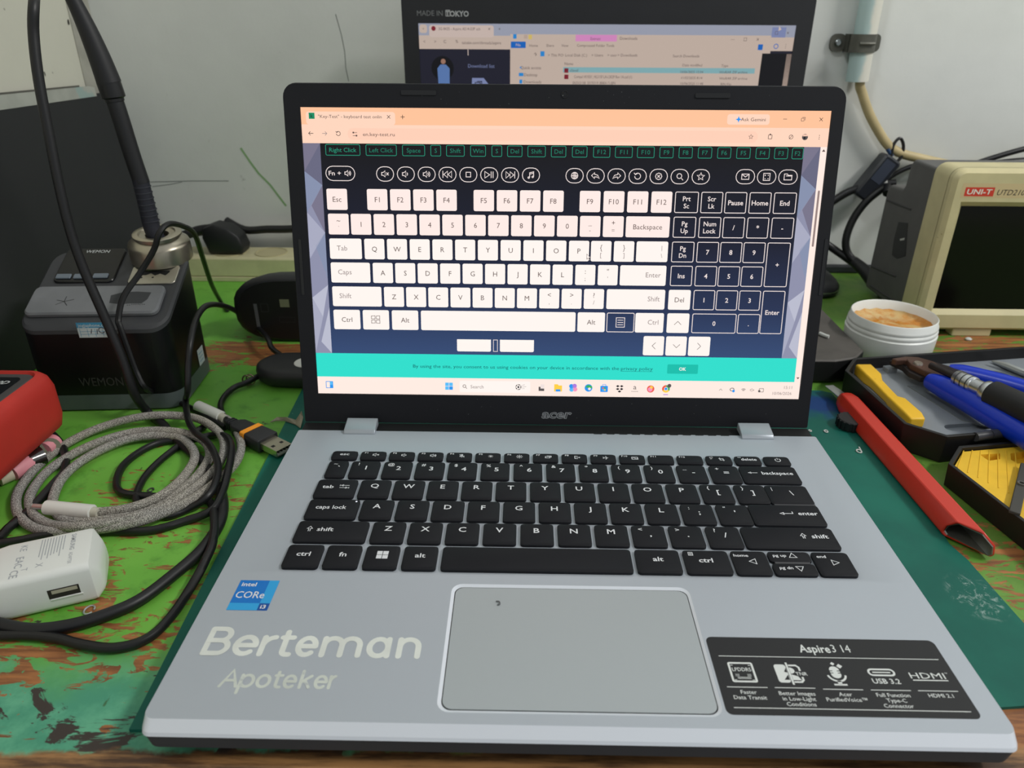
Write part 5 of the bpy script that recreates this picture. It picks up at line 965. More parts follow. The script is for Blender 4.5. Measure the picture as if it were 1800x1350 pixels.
# ------------------------------------------------------------------ things against the wall
ps = thing('power_strip', 'cream power strip along the wall behind the soldering station', 'power strip', (-240, 525, 0))
cream = mat('strip_cream', (206, 200, 160), .5, var=.06, dirt=(150, 140, 104), ds=60, dt=.68)
obj('body', MB().prism([(505, 5.4), (545, 5.4), (545, 26), (507, 26), (505, 24)], -386, -110, 0, Matrix(((0, 0, 1, 0), (1, 0, 0, 0), (0, 1, 0, 0), (0, 0, 0, 1)))), cream, ps, bevel=.8)
obj('base_plate', MB().box((-387, 504, 0), (-109, 546, 5)), cream, ps, bevel=.6)
for x in (-336, -292, -248, -204, -160): obj('socket', MB().lathe([(17, 25.8), (17, 26.8), (15.5, 26.8), (15.5, 26.2), (0, 26.2)], 24, 0, Matrix.Translation((x, 525, 0))), mat('socket_cream', (188, 180, 140), .5), ps)
pg = thing('power_plug', 'black mains plug pushed into the cream strip, cord running right', 'plug', (-336, 525, 26.8))
pm_ = mat('plug_black', (26, 27, 29), .5)
prof = [(-354, 27), (-319, 27), (-317, 34), (-321, 46), (-332, 55), (-346, 58), (-357, 54), (-359, 44), (-356, 34)]
obj('body', MB().loft([[(x, 512, z) for x, z in inset(prof, 3)], [(x, 514, z) for x, z in prof], [(x, 536, z) for x, z in prof], [(x, 538, z) for x, z in inset(prof, 3)]]), pm_, pg, bevel=1, smooth=40)
obj('boot', MB().tube([Vector((-352, 525, 50)), Vector((-366, 524, 49)), Vector((-384, 520, 44))], lambda t: 6.5 - 2 * t, 12, sub=4), pm_, pg)
obj('cord', MB().tube([Vector((-384, 520, 44)), Vector((-400, 510, 30)), Vector((-402, 480, 6)), Vector((-395, 440, 3.5))], 3.4, 10, sub=5), thin, pg)
tag(obj('power_cable', MB().tube([Vector((-345, 549, 54)), UY(430, 404, 545), UY(470, 403, 545), UY(520, 402, 545), Vector((-230, 545, 52)), Vector((-150, 545, 50)), Vector((-40, 545, 48))], 4.3, 10, sub=4), thin), 'thick black cord running along the back wall behind both laptops', 'cable')
# dark board on the left wall
bd = thing('dark_board', 'large dark grey board leaning flat against the left wall behind the station', 'board', (-447, 400, 0))
bmx = Matrix(((0, -.18, .9837, -413.4), (1, 0, 0, 0), (0, .9837, .18, 0), (0, 0, 0, 1)))
obj('board', MB().prism([(120, 0), (553, 0), (553, 186), (120, 196)], 0, 3, 0, bmx), mat('board_charcoal', (40, 41, 43), .5, spec=.3, var=.08, vs=6), bd, smooth=None, bevel=.6)
obj('clear_tape', MB().prism([(120, 193.5), (528, 184), (530, 192), (520, 194), (120, 207)], 3, 3.3, 0, bmx), mat('tape_milky', (164, 166, 158), .3, var=.14, vs=30, dirt=(150, 170, 166), ds=16, dt=.55), bd, smooth=None)
obj('tape_edge', MB().prism([(120, 207), (505, 194.5), (505, 196), (120, 209)], 3, 3.4, 0, bmx), mat('tape_dark', (88, 86, 80), .6), bd, smooth=None)
# conduit with clamp
pipe = thing('conduit_pipe', 'short blue-white painted conduit clamped upright on the back wall', 'pipe', (308, 548, 196))
p0, p1 = UY(1506, 143, 548), UY(1542, -60, 548)
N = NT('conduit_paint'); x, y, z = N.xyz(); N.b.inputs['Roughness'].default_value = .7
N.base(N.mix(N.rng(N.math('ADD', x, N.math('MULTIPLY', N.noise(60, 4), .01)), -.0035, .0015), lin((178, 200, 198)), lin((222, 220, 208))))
pp = MB(); pp.tube([p0, p0.lerp(p1, .5), p1 + Vector((0, 0, 120))], 10.5, 24, caps=False, sub=3); pp.tube([p0 + Vector((0, 0, 40)), p0 + Vector((0, 0, .2))], 9.0, 24, caps=False, sub=0)
obj('tube', pp, N.m, pipe)
gm = mat('clamp_grey', (98, 98, 90), .5, metal=.4, var=.12); cz = UY(1515, 76, 548)
obj('clamp_band', MB().loft([[(cz.x - 13.5, 547 - 11 * 0, z) for z in (cz.z - 8, cz.z + 8)] + [(cz.x - 13.5, 548.5, cz.z + 8), (cz.x - 13.5, 548.5, cz.z - 8)]] + [[(cz.x + 12.6 * cos(a_), 548 + 12.6 * sin(a_), cz.z - 8), (cz.x + 12.6 * cos(a_), 548 + 12.6 * sin(a_), cz.z + 8), (cz.x + 11.2 * cos(a_), 548 + 11.2 * sin(a_), cz.z + 8), (cz.x + 11.2 * cos(a_), 548 + 11.2 * sin(a_), cz.z - 8)] for a_ in [radians(180 + 18 * k) for k in range(11)]] + [[(cz.x + 13.4, 547, cz.z - 8), (cz.x + 13.4, 547, cz.z + 8), (cz.x + 13.4, 549, cz.z + 8), (cz.x + 13.4, 549, cz.z - 8)]]), gm, pipe, smooth=40)
CTm = Matrix(((1, 0, 0, 0), (0, 0, -1, 0), (0, 1, 0, 0), (0, 0, 0, 1)))
for s, w_ in ((-1, 15), (1, 9)):
    e = cz.x + s * 12; obj('clamp_ear', MB().prism(rr(min(e, e + s * w_), cz.z - 8, max(e, e + s * w_), cz.z + 8, 6), -559.5, -556, 0, CTm), gm, pipe, smooth=None)
    obj('clamp_web', MB().box((e - 1, 548, cz.z - 8), (e + 1, 559, cz.z + 8)), gm, pipe, smooth=None)
    if s < 0: obj('screw', MB().lathe([(3.4, 0), (3.4, 1.4), (2.2, 2.4), (0, 2.4)], 14, 0, Matrix.Translation((cz.x + s * 20, 556, cz.z)) @ Matrix.Rotation(radians(90), 4, 'X')), mat('screw_zinc', (150, 156, 156), .3, metal=.9), pipe)
obj('clamp_rib', MB().tube([(cz.x - 7, 535.6, cz.z), (cz.x, 534.6, cz.z), (cz.x + 7, 535.6, cz.z)], 1.6, 8, sub=3), gm, pipe)
tag(obj('cream_cable', MB().tube([p0 + Vector((2, 0, 30)), p0 + Vector((3, 0, 0)), UY(1516, 165, 549), UY(1528, 200, 549), UY(1545, 232, 549), UY(1562, 256, 549), UY(1585, 270, 549), UY(1620, 279, 549), UY(1660, 288, 549), UY(1690, 294, 549), UY(1740, 298, 549), UY(1900, 300, 549)], 4.6, 12, sub=5), mat('cable_cream', (196, 178, 132), .5, var=.08)), 'cream cable leaving the conduit and bending right along the back wall', 'cable')
tag(obj('tape_wrap', MB().tube([UY(1674, 291, 549), UY(1699, 295, 549)], 5.4, 12, sub=0), mat('tape_silver', (134, 130, 130), .4)), 'grey tape wrapped around the cream cable above the oscilloscope', 'tape')
# black adapter hanging from the cream cable
ad = thing('power_adapter', 'small black power adapter hanging by its own loop below the conduit', 'adapter', tuple(UY(1540, 310, 548)))
a0, a1 = UY(1566, 276, 545), UY(1508, 346, 545); ud2 = (a1 - a0).normalized(); us = ud2.cross(Vector((0, 1, 0))).normalized()
AM = Matrix(((us.x, ud2.x, 0, a0.x), (us.y, ud2.y, 1, a0.y), (us.z, ud2.z, 0, a0.z), (0, 0, 0, 1))); al_ = (a1 - a0).length
obj('case', MB().prism(rr(-10, 0, 10, al_, 4), -10, 7, 0, AM, ch=2), mat('adapter_black', (38, 41, 48), .35), ad, smooth=35)
obj('face_label', MB().prism(rr(-7, 4, 5, al_ - 20, 1), -10.3, -9.8, 0, AM), mat('adapter_face', (66, 72, 86), .3), ad, smooth=None)
obj('loop', MB().tube([UY(1566, 276, 545), UY(1571, 254, 546), UY(1582, 243, 547), UY(1588, 256, 547), UY(1584, 276, 546), UY(1570, 290, 545)], 1.6, 8, sub=5), thin, ad)
obj('loop_tie', MB().tube([UY(1560, 262, 546), UY(1568, 274, 546)], 2.0, 8, sub=0), mat('tie_blue', (40, 70, 110), .5), ad)
# cords behind the oscilloscope
for pts, r_, lb in (
    ([Vector((345, 520, 95)), UY(1558, 328, 532), UY(1525, 352, 535), UY(1500, 385, 535), UY(1487, 420, 532), UY(1490, 445, 528), UY(1505, 462, 520), UY(1522, 478, 508)], 4.0, 'black cord curving in a wide arc down behind the oscilloscope'),
    ([UY(1440, 420, 540), UY(1460, 434, 538), UY(1483, 450, 530), UY(1505, 466, 522), UY(1522, 480, 510)], 4.0, 'black cord rising from the lid edge to the oscilloscope plug'),
    ([UY(1558, 316, 547), UY(1580, 302, 547), UY(1605, 292, 547), UY(1640, 288, 547), UY(1680, 290, 547)], 2.6, 'thin black cord hugging the wall left of the oscilloscope top'),
    ([UY(1660, 297, 540), UY(1705, 290, 540), UY(1750, 276, 540), UY(1800, 262, 540), UY(1880, 244, 540)], 2.9, 'black cord rising to the right above the oscilloscope'),
    ([UY(1660, 300, 535), UY(1720, 292, 535), UY(1800, 284, 535), UY(1880, 280, 535)], 4.2, 'thick black cord lying level behind the oscilloscope top')):
    tag(obj('power_cable', MB().tube(pts, r_, 10, sub=5), thin), lb, 'cable')
tag(obj('inline_plug', MB().tube([UY(1500, 458, 524), UY(1520, 476, 510), UY(1536, 494, 497)], lambda t: 5 + 3 * t, 12, sub=4), pm_), 'black plug where two cords join behind the oscilloscope foot', 'plug')
pc2 = thing('power_cable', 'thick black cord with a white collar leading left from the oscilloscope', 'cable', tuple(UY(1500, 334, 543)))
obj('cord', MB().tube([UY(1440, 372, 545), UY(1470, 350, 545), UY(1500, 334, 543), UY(1545, 325, 540), UY(1575, 322, 536)], 4.2, 10, sub=5), thin, pc2)
obj('collar', MB().tube([UY(1547, 325, 540), UY(1560, 322, 538)], 4.6, 12, sub=0), mat('collar_white', (196, 196, 190), .5), pc2)
# mouse peeking out behind the laptop at the right
m2 = thing('computer_mouse', 'black and silver computer mouse peeking out right of the silver laptop', 'mouse', (283, 505, 0))
def mr(z, k, n=28): return [(281 + 26 * k * cos(2 * pi * i / n), 512 + 44 * k * sin(2 * pi * i / n), z) for i in range(n)]
obj('shell', MB().loft([mr(0, .85), mr(3, 1), mr(6, 1), mr(10, .93), mr(14, .75), mr(16.5, .45), mr(17.2, .1)]), mat('mouse_black', (30, 31, 34), .5), m2, smooth=60)
obj('silver_trim', MB().loft([mr(5.6, 1.015), mr(7, 1.015)], caps=(False, False)), mat('trim_silver', (150, 150, 150), .3, metal=.8), m2)
obj('scroll_wheel', MB().tube([(279, 489, 12), (283, 489, 12)], 5, 14, sub=0), mat('wheel_grey', (90, 90, 90), .5), m2)

# ------------------------------------------------------------------ oscilloscope
osc = thing('oscilloscope', 'beige and grey benchtop oscilloscope with a dark blank screen at the right', 'oscilloscope', (430, 430, 0))
OX0, OX1, OY = 327.0, 632.0, 374.0
beige = mat('osc_beige', (202, 192, 148), .5, var=.05, dirt=(160, 148, 106), ds=50, dt=.7)
OT = Matrix(((1, 0, 0, 0), (0, 0, -1, 0), (0, 1, 0, 0), (0, 0, 0, 1)))   # (x, z, -y)
fr = MB(); outr = rr(OX0, 6, OX1, 146, 9, 6); scr = [(340.5, 25), (340.5 + 158, 25), (340.5 + 158, 115.5), (340.5, 115.5)]; scro = [(336.5, 21), (503, 21), (503, 120), (336.5, 120)]
holed(fr, inset(outr, 3), [scro], -OY, 0, OT)
strip_rings(fr, [(x, z, -OY) for x, z in inset(outr, 3)], [(x, z, -OY - 4) for x, z in outr], 0, OT); strip_rings(fr, [(x, z, -OY - 4) for x, z in outr], [(x, z, -OY - 33) for x, z in outr], 0, OT)
strip_rings(fr, [(x, z, -OY) for x, z in scro], [(x, z, -OY - 5) for x, z in scr], 0, OT)
fr.prism(outr, -OY - 33.2, -OY - 33, 0, OT)
obj('front_bezel', fr, beige, osc, smooth=35)
obj('bezel_seam', MB().loft([[(x, z, -OY - 8.8) for x, z in inset(outr, -.12)], [(x, z, -OY - 9.4) for x, z in inset(outr, -.12)]], 0, OT, caps=(False, False)), mat('seam_dark', (120, 112, 84), .7), osc)
obj('display', MB().prism(scr, -OY - 6.5, -OY - 5, 0, OT), mat('display_dark', (12, 11, 9), .18, spec=.22), osc, smooth=None)
gb = mat('osc_grey', (88, 87, 86), .55, var=.05)
sp = [(OY + 33, 8), (OY + 112, 8), (OY + 112, 104), (OY + 108, 112), (OY + 83, 113), (OY + 80, 117), (OY + 79, 135), (OY + 75, 141), (OY + 33, 141)]
obj('grey_body', MB().prism(sp, OX0 + 1, OX1 - 1, 0, Matrix(((0, 0, 1, 0), (1, 0, 0, 0), (0, 1, 0, 0), (0, 0, 0, 1)))), gb, osc, bevel=2.5, seg=3, smooth=None)
vb = Matrix(((0, 0, -1, OX0 + 1), (1, 0, 0, 0), (0, 1, 0, 0), (0, 0, 0, 1)))
def YZ_(u, v): q_ = UX(u, v, OX0 + 1); return q_.y, q_.z
ya, za = YZ_(1580, 388); yb, zb = YZ_(1588, 452)
hp = [YZ_(1580, 390), YZ_(1596, 392), YZ_(1592, 450), YZ_(1577, 455), YZ_(1568, 448), YZ_(1572, 420)]
obj('side_opening', MB().prism(hp, -.1, .3, 0, vb), mat('opening_black', (10, 10, 11), .4), osc, smooth=None)
obj('opening_chip', MB().prism([YZ_(1583, 420), YZ_(1591, 418), YZ_(1590, 422), YZ_(1583, 423)], .3, .6, 0, vb), mat('chip_white', (190, 190, 186), .5), osc, smooth=None)
for (a, b) in (((1560, 352), (1602, 368)), ((1532, 468), (1575, 486)), ((1530, 502), (1570, 528))):
    y0, z0 = YZ_(*a); y1, z1 = YZ_(*b); obj('side_groove', MB().tube([(OX0 + .9, y0, z0), (OX0 + .9, y1, z1)], .9, 6, sub=0), mat('groove_dark', (60, 60, 60), .6), osc)
for x in (362, 590): obj('front_foot', MB().box((x, OY + 2, 0), (x + 34, OY + 14, 7)), beige, osc, bevel=1, smooth=None)
for x in (340, 600): obj('rear_foot', MB().box((x, OY + 95, 0), (x + 20, OY + 108, 9)), gb, osc, bevel=1, smooth=None)
for i in range(5): obj('soft_button', MB().box((512, OY - 2, 26 + i * 18), (522, OY + 1, 34 + i * 18)), gb, osc, bevel=.8, smooth=None)
for x in (545, 575, 605):
    for z in (60, 100): obj('knob', MB().lathe([(9, 0), (9, 12), (7.5, 14), (0, 14)], 20, 0, Matrix.Translation((x, OY, z)) @ Matrix.Rotation(radians(90), 4, 'X')), gb, osc)
    obj('connector', MB().lathe([(6, 0), (6, 14), (4.5, 14), (4.5, 4), (0, 4)], 18, 0, Matrix.Translation((x, OY, 28)) @ Matrix.Rotation(radians(90), 4, 'X')), mat('usb_metal', (186, 180, 160), .28, metal=.9), osc)
D = Draw((0, OY, 0), (1, 0, 0), (0, 0, 1), ['r', 'w', 'k', 's'], lift=.06); g = lambda u, v: D.uv(UY(u, v, OY))
a = g(1687, 347); D.rect(a[0], a[1] - .3, 500, g(1692, 322)[1], 's', 1)
a = g(1694, 344); b = g(1749, 329); zc = (a[1] + b[1]) / 2; zc -= .3
D.rect(a[0], zc - 3.6, b[0] + .4, zc + 3.6, 'r', 2); D.text('UNI-T', (a[0] + b[0]) / 2 + .2, zc, 4.0, 'w', 3, bold=.022, width=20, shear=.1); D.text('UTD2102CEX', b[0] + 3.2, zc - .3, 4.4, 'k', 3, align='l', shear=.22)
D.done('label_strip', [mat('label_red', (206, 58, 40), .4), mat('label_white', (230, 226, 214), .4), mat('label_ink', (70, 62, 50), .5), mat('label_gold', (204, 184, 140), .4)], osc)

# ------------------------------------------------------------------ white tub of paste
tub = thing('plastic_tub', 'open white plastic tub of amber paste beside the oscilloscope', 'tub', (284, 334, 0))
TM = Matrix.Translation((284, 334, 0))
obj('wall', MB().lathe([(0, 0), (32.5, 0), (34, 1.5), (35, 18), (35.3, 24), (34.2, 25), (34.8, 26.5), (34.8, 28), (33.8, 29), (34.4, 30.5), (34.2, 32), (33.4, 33), (33.2, 36.8), (32.6, 37.4), (31.9, 36.8), (31.6, 22), (31, 2), (0, 2)], 48, 0, TM), mat('tub_white', (238, 240, 236), .4, var=.03), tub, smooth=50)
pN = NT('amber_paste'); pN.b.inputs['Roughness'].default_value = .3; xx, yy, zz_ = pN.xyz()
f1 = pN.rng(pN.noise(55, 5, .6, None, .8), .38, .6); pN.base(pN.mix(f1, lin((206, 132, 44)), lin((214, 180, 120)))); pN.bump(pN.noise(120, 5), .8, .002)
pr_ = MB(); nn = 36
prof_ = [(31.7, 29.5), (29, 28.0), (24, 26.8), (16, 27.4), (8, 27.0)]
rings = [[(284 + r * cos(2 * pi * i / nn), 334 + r * sin(2 * pi * i / nn), z + .7 * sin(3 * i + r)) for i in range(nn)] for r, z in prof_]
pr_.loft(rings, caps=(False, True)); obj('paste', pr_, pN.m, tub, smooth=60)

# ------------------------------------------------------------------ tool case, grey tray half
cbk = mat('case_black', (20, 19, 20), .5); c1_ = thing('tool_case', 'black tool case half with a grey insert holding pliers at the right', 'tool case', (300, 225, 0))
cr1 = [(218.6, 259.5), (226.3, 180), (246, 163.4), (440, 198.2), (416, 330), (410, 314.5), (234, 282.2)]
cr1 = [(218.6, 259.5), (226.3, 180), (246, 163.4), (420, 194.4), (400, 312), (234, 282.2)]
def tray(poly, par, h, wall, floor_z, m):
    mb = MB(); mb.loft([[(x, y, .3) for x, y in inset(poly, 1)], [(x, y, h) for x, y in poly], [(x, y, h) for x, y in inset(poly, wall)], [(x, y, floor_z) for x, y in inset(poly, wall + .4)]]); return obj('case_shell', mb, m, par, smooth=None, bevel=.4)
tray(cr1, c1_, 20, 2.6, 8, cbk)
grey = mat('insert_grey', (132, 138, 144), .55, var=.04); ins = inset(cr1, 3.2)
ang1 = radians(10.1); e1, e2 = Vector((cos(ang1), sin(ang1), 0)), Vector((-sin(ang1), cos(ang1), 0))
im = MB(); hz = 11
def sl1(u0, v0, L, W_2, a_=0):    # slot outline by centre line start, length, width in the tray frame
    o_ = U(u0, v0, hz); d_ = (Matrix.Rotation(radians(a_), 3, 'Z') @ e1); n_ = Vector((-d_.y, d_.x, 0)); r_ = []
    for k in range(9): t = pi / 2 + pi * k / 8; r_.append(tuple((o_ + d_ * (W_2 * cos(t)) + n_ * (W_2 * sin(t))).xy))
    for k in range(9): t = -pi / 2 + pi * k / 8; r_.append(tuple((o_ + d_ * (L + W_2 * cos(t)) + n_ * (W_2 * sin(t))).xy))
    return r_
slots = [sl1(1672, 752, 40, 4.2, -2), sl1(1660, 650, 38, 9, -25)]
holed(im, ins, slots, hz)
for s in slots: im.loft([[(x, y, hz) for x, y in s], [(x, y, hz - 2.6) for x, y in s]], 0, None, (False, False)); im.add([(x, y, hz - 2.6) for x, y in s], [list(range(len(s)))])
im.loft([[(x, y, 1) for x, y in ins], [(x, y, hz) for x, y in ins]], 0, None, (False, False))
obj('grey_insert', im, grey, c1_, smooth=None)
a = U(1600, 705, hz); trk = [tuple(U(u, v, hz + .4).xy) for u, v in ((1595, 678), (1640, 680), (1775, 760), (1690, 738))]
obj('insert_ridge', MB().prism(trk, hz - .5, hz + .5), mat('ridge_grey', (104, 110, 114), .6), c1_, smooth=None)
for u, v, l_ in ((1555, 653, 8), (1748, 745, 9)):
    a = U(u, v, hz); obj('insert_clip', MB().box((0, -3.5, 0), (l_, 3.5, 4), 0, Matrix.Translation((a.x, a.y, hz - .5)) @ Matrix.Rotation(ang1, 4, 'Z')), grey, c1_, smooth=None, bevel=.5)
for u, v in ((1690, 648), (1706, 648), (1722, 655), (1735, 660)):
    a = U(u, v, hz); obj('insert_rib', MB().box((0, -1, 0), (11, 1, 3), 0, Matrix.Translation((a.x, a.y, hz - .3)) @ Matrix.Rotation(ang1 - .9, 4, 'Z')), grey, c1_, smooth=None, bevel=.4)
hA, hB = U(1714, 768, 18), U(1766, 760, 18)
obj('hinge', MB().tube([hA, hA.lerp(hB, .49)], 3.0, 14, sub=0), mat('hinge_grey', (62, 63, 66), .35), c1_); obj('hinge', MB().tube([hA.lerp(hB, .51), hB], 3.0, 14, sub=0), mat('hinge_grey', (62, 63, 66), .35), c1_)
# yellow half
c2_ = thing('tool_case', 'black tool case half with a yellow insert, nearest the right edge', 'tool case', (300, 120, 0))
cr2 = [(235.5, 139.5), (252.6, 160.6), (400, 187.0), (424, 52), (300, 8), (256.5, 32.5), (247, 82)]
cr2 = [(235.5, 139.5), (247.3, 80), (262, 8), (300, -6), (424, 16), (400, 186.6), (252.6, 160.2)]
tray(cr2, c2_, 15.5, 2.4, 3, cbk)
yel = mat('insert_yellow', (232, 186, 44), .6, var=.08, vs=40, dirt=(150, 116, 40), ds=45, dt=.66); ins2 = inset(cr2, 3.3)
ym = MB(); hz2 = 13.0; U2 = lambda u, v: tuple(U(u, v, hz2).xy)
pk1 = [U2(*g) for g in ((1722, 799), (1758, 797), (1758, 807), (1738, 810))]
pk2 = [U2(*g) for g in ((1776, 797), (1803, 793), (1812, 812), (1790, 815), (1777, 808))]
pk3 = [U2(*g) for g in ((1735, 858), (1778, 852), (1812, 880), (1840, 925), (1770, 884))]
pks = [pk1, pk2]
def ccw(p_): return p_ if sum((p_[i][0] * p_[(i + 1) % len(p_)][1] - p_[(i + 1) % len(p_)][0] * p_[i][1]) for i in range(len(p_))) > 0 else p_[::-1]
holed(ym, ins2, pks, hz2)
for s in map(ccw, pks): ym.loft([[(x, y, hz2) for x, y in s], [(x, y, hz2 - 5) for x, y in inset(s, .6)]], 0, None, (False, False)); ym.add([(x, y, hz2 - 5) for x, y in inset(s, .6)], [list(range(len(s)))])
ym.loft([[(x, y, 1) for x, y in ins2], [(x, y, hz2) for x, y in ins2]], 0, None, (False, False))
obj('yellow_insert', ym, yel, c2_, smooth=None)
for k in range(7):
    a = Vector(U2(1694 + k * 15, 792)).to_3d(); b = Vector(U2(1683 + k * 18, 822 + k * 9)).to_3d(); a.z = b.z = hz2 + .05
    obj('insert_ridge', MB().tube([a, b], .35, 6, sub=0), yel, c2_)
a, b = U(1782, 905, 15), U(1802, 820, 15)
sd = (b - a).normalized(); sq = Vector((-sd.y, sd.x, 0))
obj('retaining_strap', MB().loft([[a - sq * 2.7, a + sq * 2.7, a + sq * 2.7 + Vector((0, 0, 2)), a - sq * 2.7 + Vector((0, 0, 2))], [b - sq * 2.7, b + sq * 2.7, b + sq * 2.7 + Vector((0, 0, 2)), b - sq * 2.7 + Vector((0, 0, 2))]]), mat('strap_dark', (64, 62, 58), .6), c2_, bevel=.5)
obj('strap_eye', MB().lathe([(2.2, 0), (2.2, 1), (1.3, 1), (1.3, 0)], 14, 0, Matrix.Translation(a.lerp(b, .55) + Vector((0, 0, 2)))), mat('strap_eye', (90, 88, 84), .5), c2_)

# yellow tool lying along the tray wall
yt = thing('yellow_tool', 'yellow plastic spudger-like tool lying along the left wall of the grey tray', 'tool', tuple(U(1560, 700, 11)))
ym2 = mat('tool_yellow', (242, 190, 40), .45, dirt=(176, 132, 40), ds=55, dt=.66)
ya, yb_ = U(1516, 652, 14), U(1608, 741, 14); yd = (yb_ - ya).normalized(); yn = Vector((-yd.y, yd.x, 0)); YLn = (yb_ - ya).length
def yr(t, wl_, wr_, z0, z1): o_ = ya + yd * (YLn * t); o_.z = 0; return [o_ + yn * wr_ * -1 + Vector((0, 0, z0)), o_ + yn * wl_ + Vector((0, 0, z0)), o_ + yn * wl_ + Vector((0, 0, z1)), o_ - yn * wr_ + Vector((0, 0, z1))]
obj('body', MB().loft([yr(-.04, 4.5, 4.5, 11, 18), yr(.0, 6, 6, 11, 19.5), yr(.2, 6, 6, 11, 19.5), yr(.3, 3.6, 4.2, 11, 18), yr(.6, 3.6, 4.2, 11, 17.0), yr(.68, 5.6, 5.8, 11, 18.5), yr(.95, 5.8, 6, 11, 19), yr(1.04, 4.8, 5.2, 11, 18)]), ym2, yt, bevel=1.2, seg=3, smooth=40)
# pliers with blue handles
pl = thing('pliers', 'rusty pliers with long blue handles lying across the grey tray', 'pliers', tuple(U(1620, 650, 11)))
rust = mat('rusty_steel', (92, 66, 56), .5, metal=.5, var=.2, vs=50); bluep = mat('handle_blue', (10, 52, 190), .3, spec=.5)
Q = lambda u, v, z: U(u, v, z)
def flat(pts, z0, z1, par, nm, m, bev=1.0): return obj(nm, MB().prism(ccw([tuple(U(u, v, (z0 + z1) / 2).xy) for u, v in pts]), z0, z1), m, par, bevel=bev, smooth=None)
flat([(1566, 635), (1590, 631), (1612, 632), (1640, 640), (1660, 655), (1668, 668), (1650, 668), (1622, 656), (1600, 645), (1592, 637), (1575, 638)], 20, 25, pl, 'jaw', rust)
flat([(1562, 637), (1586, 637), (1592, 648), (1602, 653), (1630, 660), (1640, 668), (1618, 668), (1596, 658), (1586, 648)], 16, 20.5, pl, 'jaw', mat('dark_steel', (52, 46, 46), .5, metal=.5))
a = Q(1614, 639, 25.5); obj('pivot', MB().lathe([(3.4, -12), (3.4, 0), (2.8, 1.0), (0, 1.2)], 18, 0, Matrix.Translation(a)), mat('pivot_steel', (170, 160, 150), .35, metal=.8), pl)
flat([(1622, 637), (1640, 640), (1690, 655), (1700, 668), (1660, 655)], 17, 22, pl, 'tang', mat('dark_steel', (52, 46, 46), .5, metal=.5))
obj('handle', MB().tube([Q(1628, 668, 21), Q(1650, 676, 21.5), Q(1690, 697, 22), Q(1740, 727, 23), Q(1790, 757, 23), Q(1850, 795, 23)], lambda t: 3.4 + 4.8 * min(1, t / .3) ** .5, 16, sub=6), bluep, pl, smooth=60)
obj('handle', MB().tube([Q(1668, 651, 18), Q(1690, 655, 18.5), Q(1730, 664, 19), Q(1780, 677, 19), Q(1850, 698, 19)], lambda t: 4.6 + 1.6 * min(1, t * 4), 16, sub=6), bluep, pl, smooth=60)
# screwdriver
sd_ = thing('screwdriver', 'screwdriver with chrome chuck and black grip lying over the blue pliers', 'screwdriver', tuple(U(1720, 680, 28)))
s0_, s1_ = Q(1640, 644, 30), Q(1815, 725, 36); sdir = (s1_ - s0_).normalized(); sl_ = (s1_ - s0_).length
chrome = mat('chuck_chrome', (205, 208, 212), .32, metal=.95)
def along(u, v): p_ = Q(u, v, 32); return (p_ - s0_).dot(sdir)
ta, tb_, tc_, td = along(1688, 662), along(1722, 678), along(1740, 688), along(1766, 694)
SP = lambda t: s0_ + sdir * t
obj('shaft', MB().tube([SP(-2), SP(ta)], 2.4, 12, sub=0), mat('dark_steel', (52, 46, 46), .5, metal=.5), sd_)
obj('chuck', MB().tube([SP(ta), SP(ta + .6), SP(tb_ - .6), SP(tb_)], lambda t: 5.6 if 0.01 < t < .99 else 5.2, 20, sub=0), chrome, sd_)
obj('collet', MB().tube([SP(tb_), SP(tc_)], 5.0, 20, sub=0), chrome, sd_)
obj('ferrule', MB().tube([SP(tc_), SP(tc_ + 1), SP(td - 1), SP(td)], lambda t: 7.2 if .01 < t < .99 else 6.4, 20, sub=0), chrome, sd_)
for t in (ta + 3, (ta + tb_) / 2, tb_ - 3): obj('chuck_groove', MB().tube([SP(t), SP(t + .8)], 5.75, 20, sub=0), mat('groove_shade', (90, 92, 96), .3, metal=.8), sd_)
obj('grip', MB().tube([SP(td), SP(td + 2), SP(td + 14), SP(td + 60)], lambda t: 7.4 if t < .05 else 9.0, 20, sub=3), mat('grip_black', (24, 24, 26), .6, bump=.2, bs=2500), sd_)
tw = thing('tweezers', 'thin silver tweezers resting in the back corner of the grey tray', 'tweezers', tuple(U(1770, 645, 11)))
obj('arm', MB().tube([Q(1744, 635, 15), Q(1770, 643, 15), Q(1800, 655, 15), Q(1850, 672, 15)], lambda t: .8 + 1.8 * min(1, 3 * t), 8, sub=4), mat('tweezer_steel', (180, 184, 186), .3, metal=.85), tw)
obj('arm', MB().tube([Q(1744, 635, 12.5), Q(1772, 646, 12.5), Q(1802, 659, 12.5), Q(1850, 678, 12.5)], lambda t: .8 + 1.6 * min(1, 3 * t), 8, sub=4), mat('tweezer_steel', (180, 184, 186), .3, metal=.85), tw)

# ------------------------------------------------------------------ red utility knife on the mat
kn = thing('utility_knife', 'red box cutter with a short blade lying on the mat right of the laptop', 'knife', (212, 150, MZ))
redm = mat('knife_red', (204, 52, 36), .32, spec=.5, dirt=(150, 40, 30), ds=40, dt=.72)
ka, kb_ = Vector((212.5, 240, 0)), Vector((218.0, 66, 0)); kd = (kb_ - ka).normalized(); kx = Vector((-kd.y, kd.x, 0))     # kx points to +x
KP = [(-8.0, 3.6), (-7.4, 8.0), (-4.4, 13.2), (4.0, 14.2), (8.2, 9.4), (8.8, 4.0), (7.8, 1.8), (-6.8, 1.8)]
def kring(t, k=1.0, dz=0.0, skew=0.0):
    o_ = ka + kd * t; return [o_ + kx * (a_ * k) + kd * (skew * (a_ + 9) / 18) + Vector((0, 0, (b_ - 8) * k + 8 + dz)) for a_, b_ in KP]
KL = 150.0
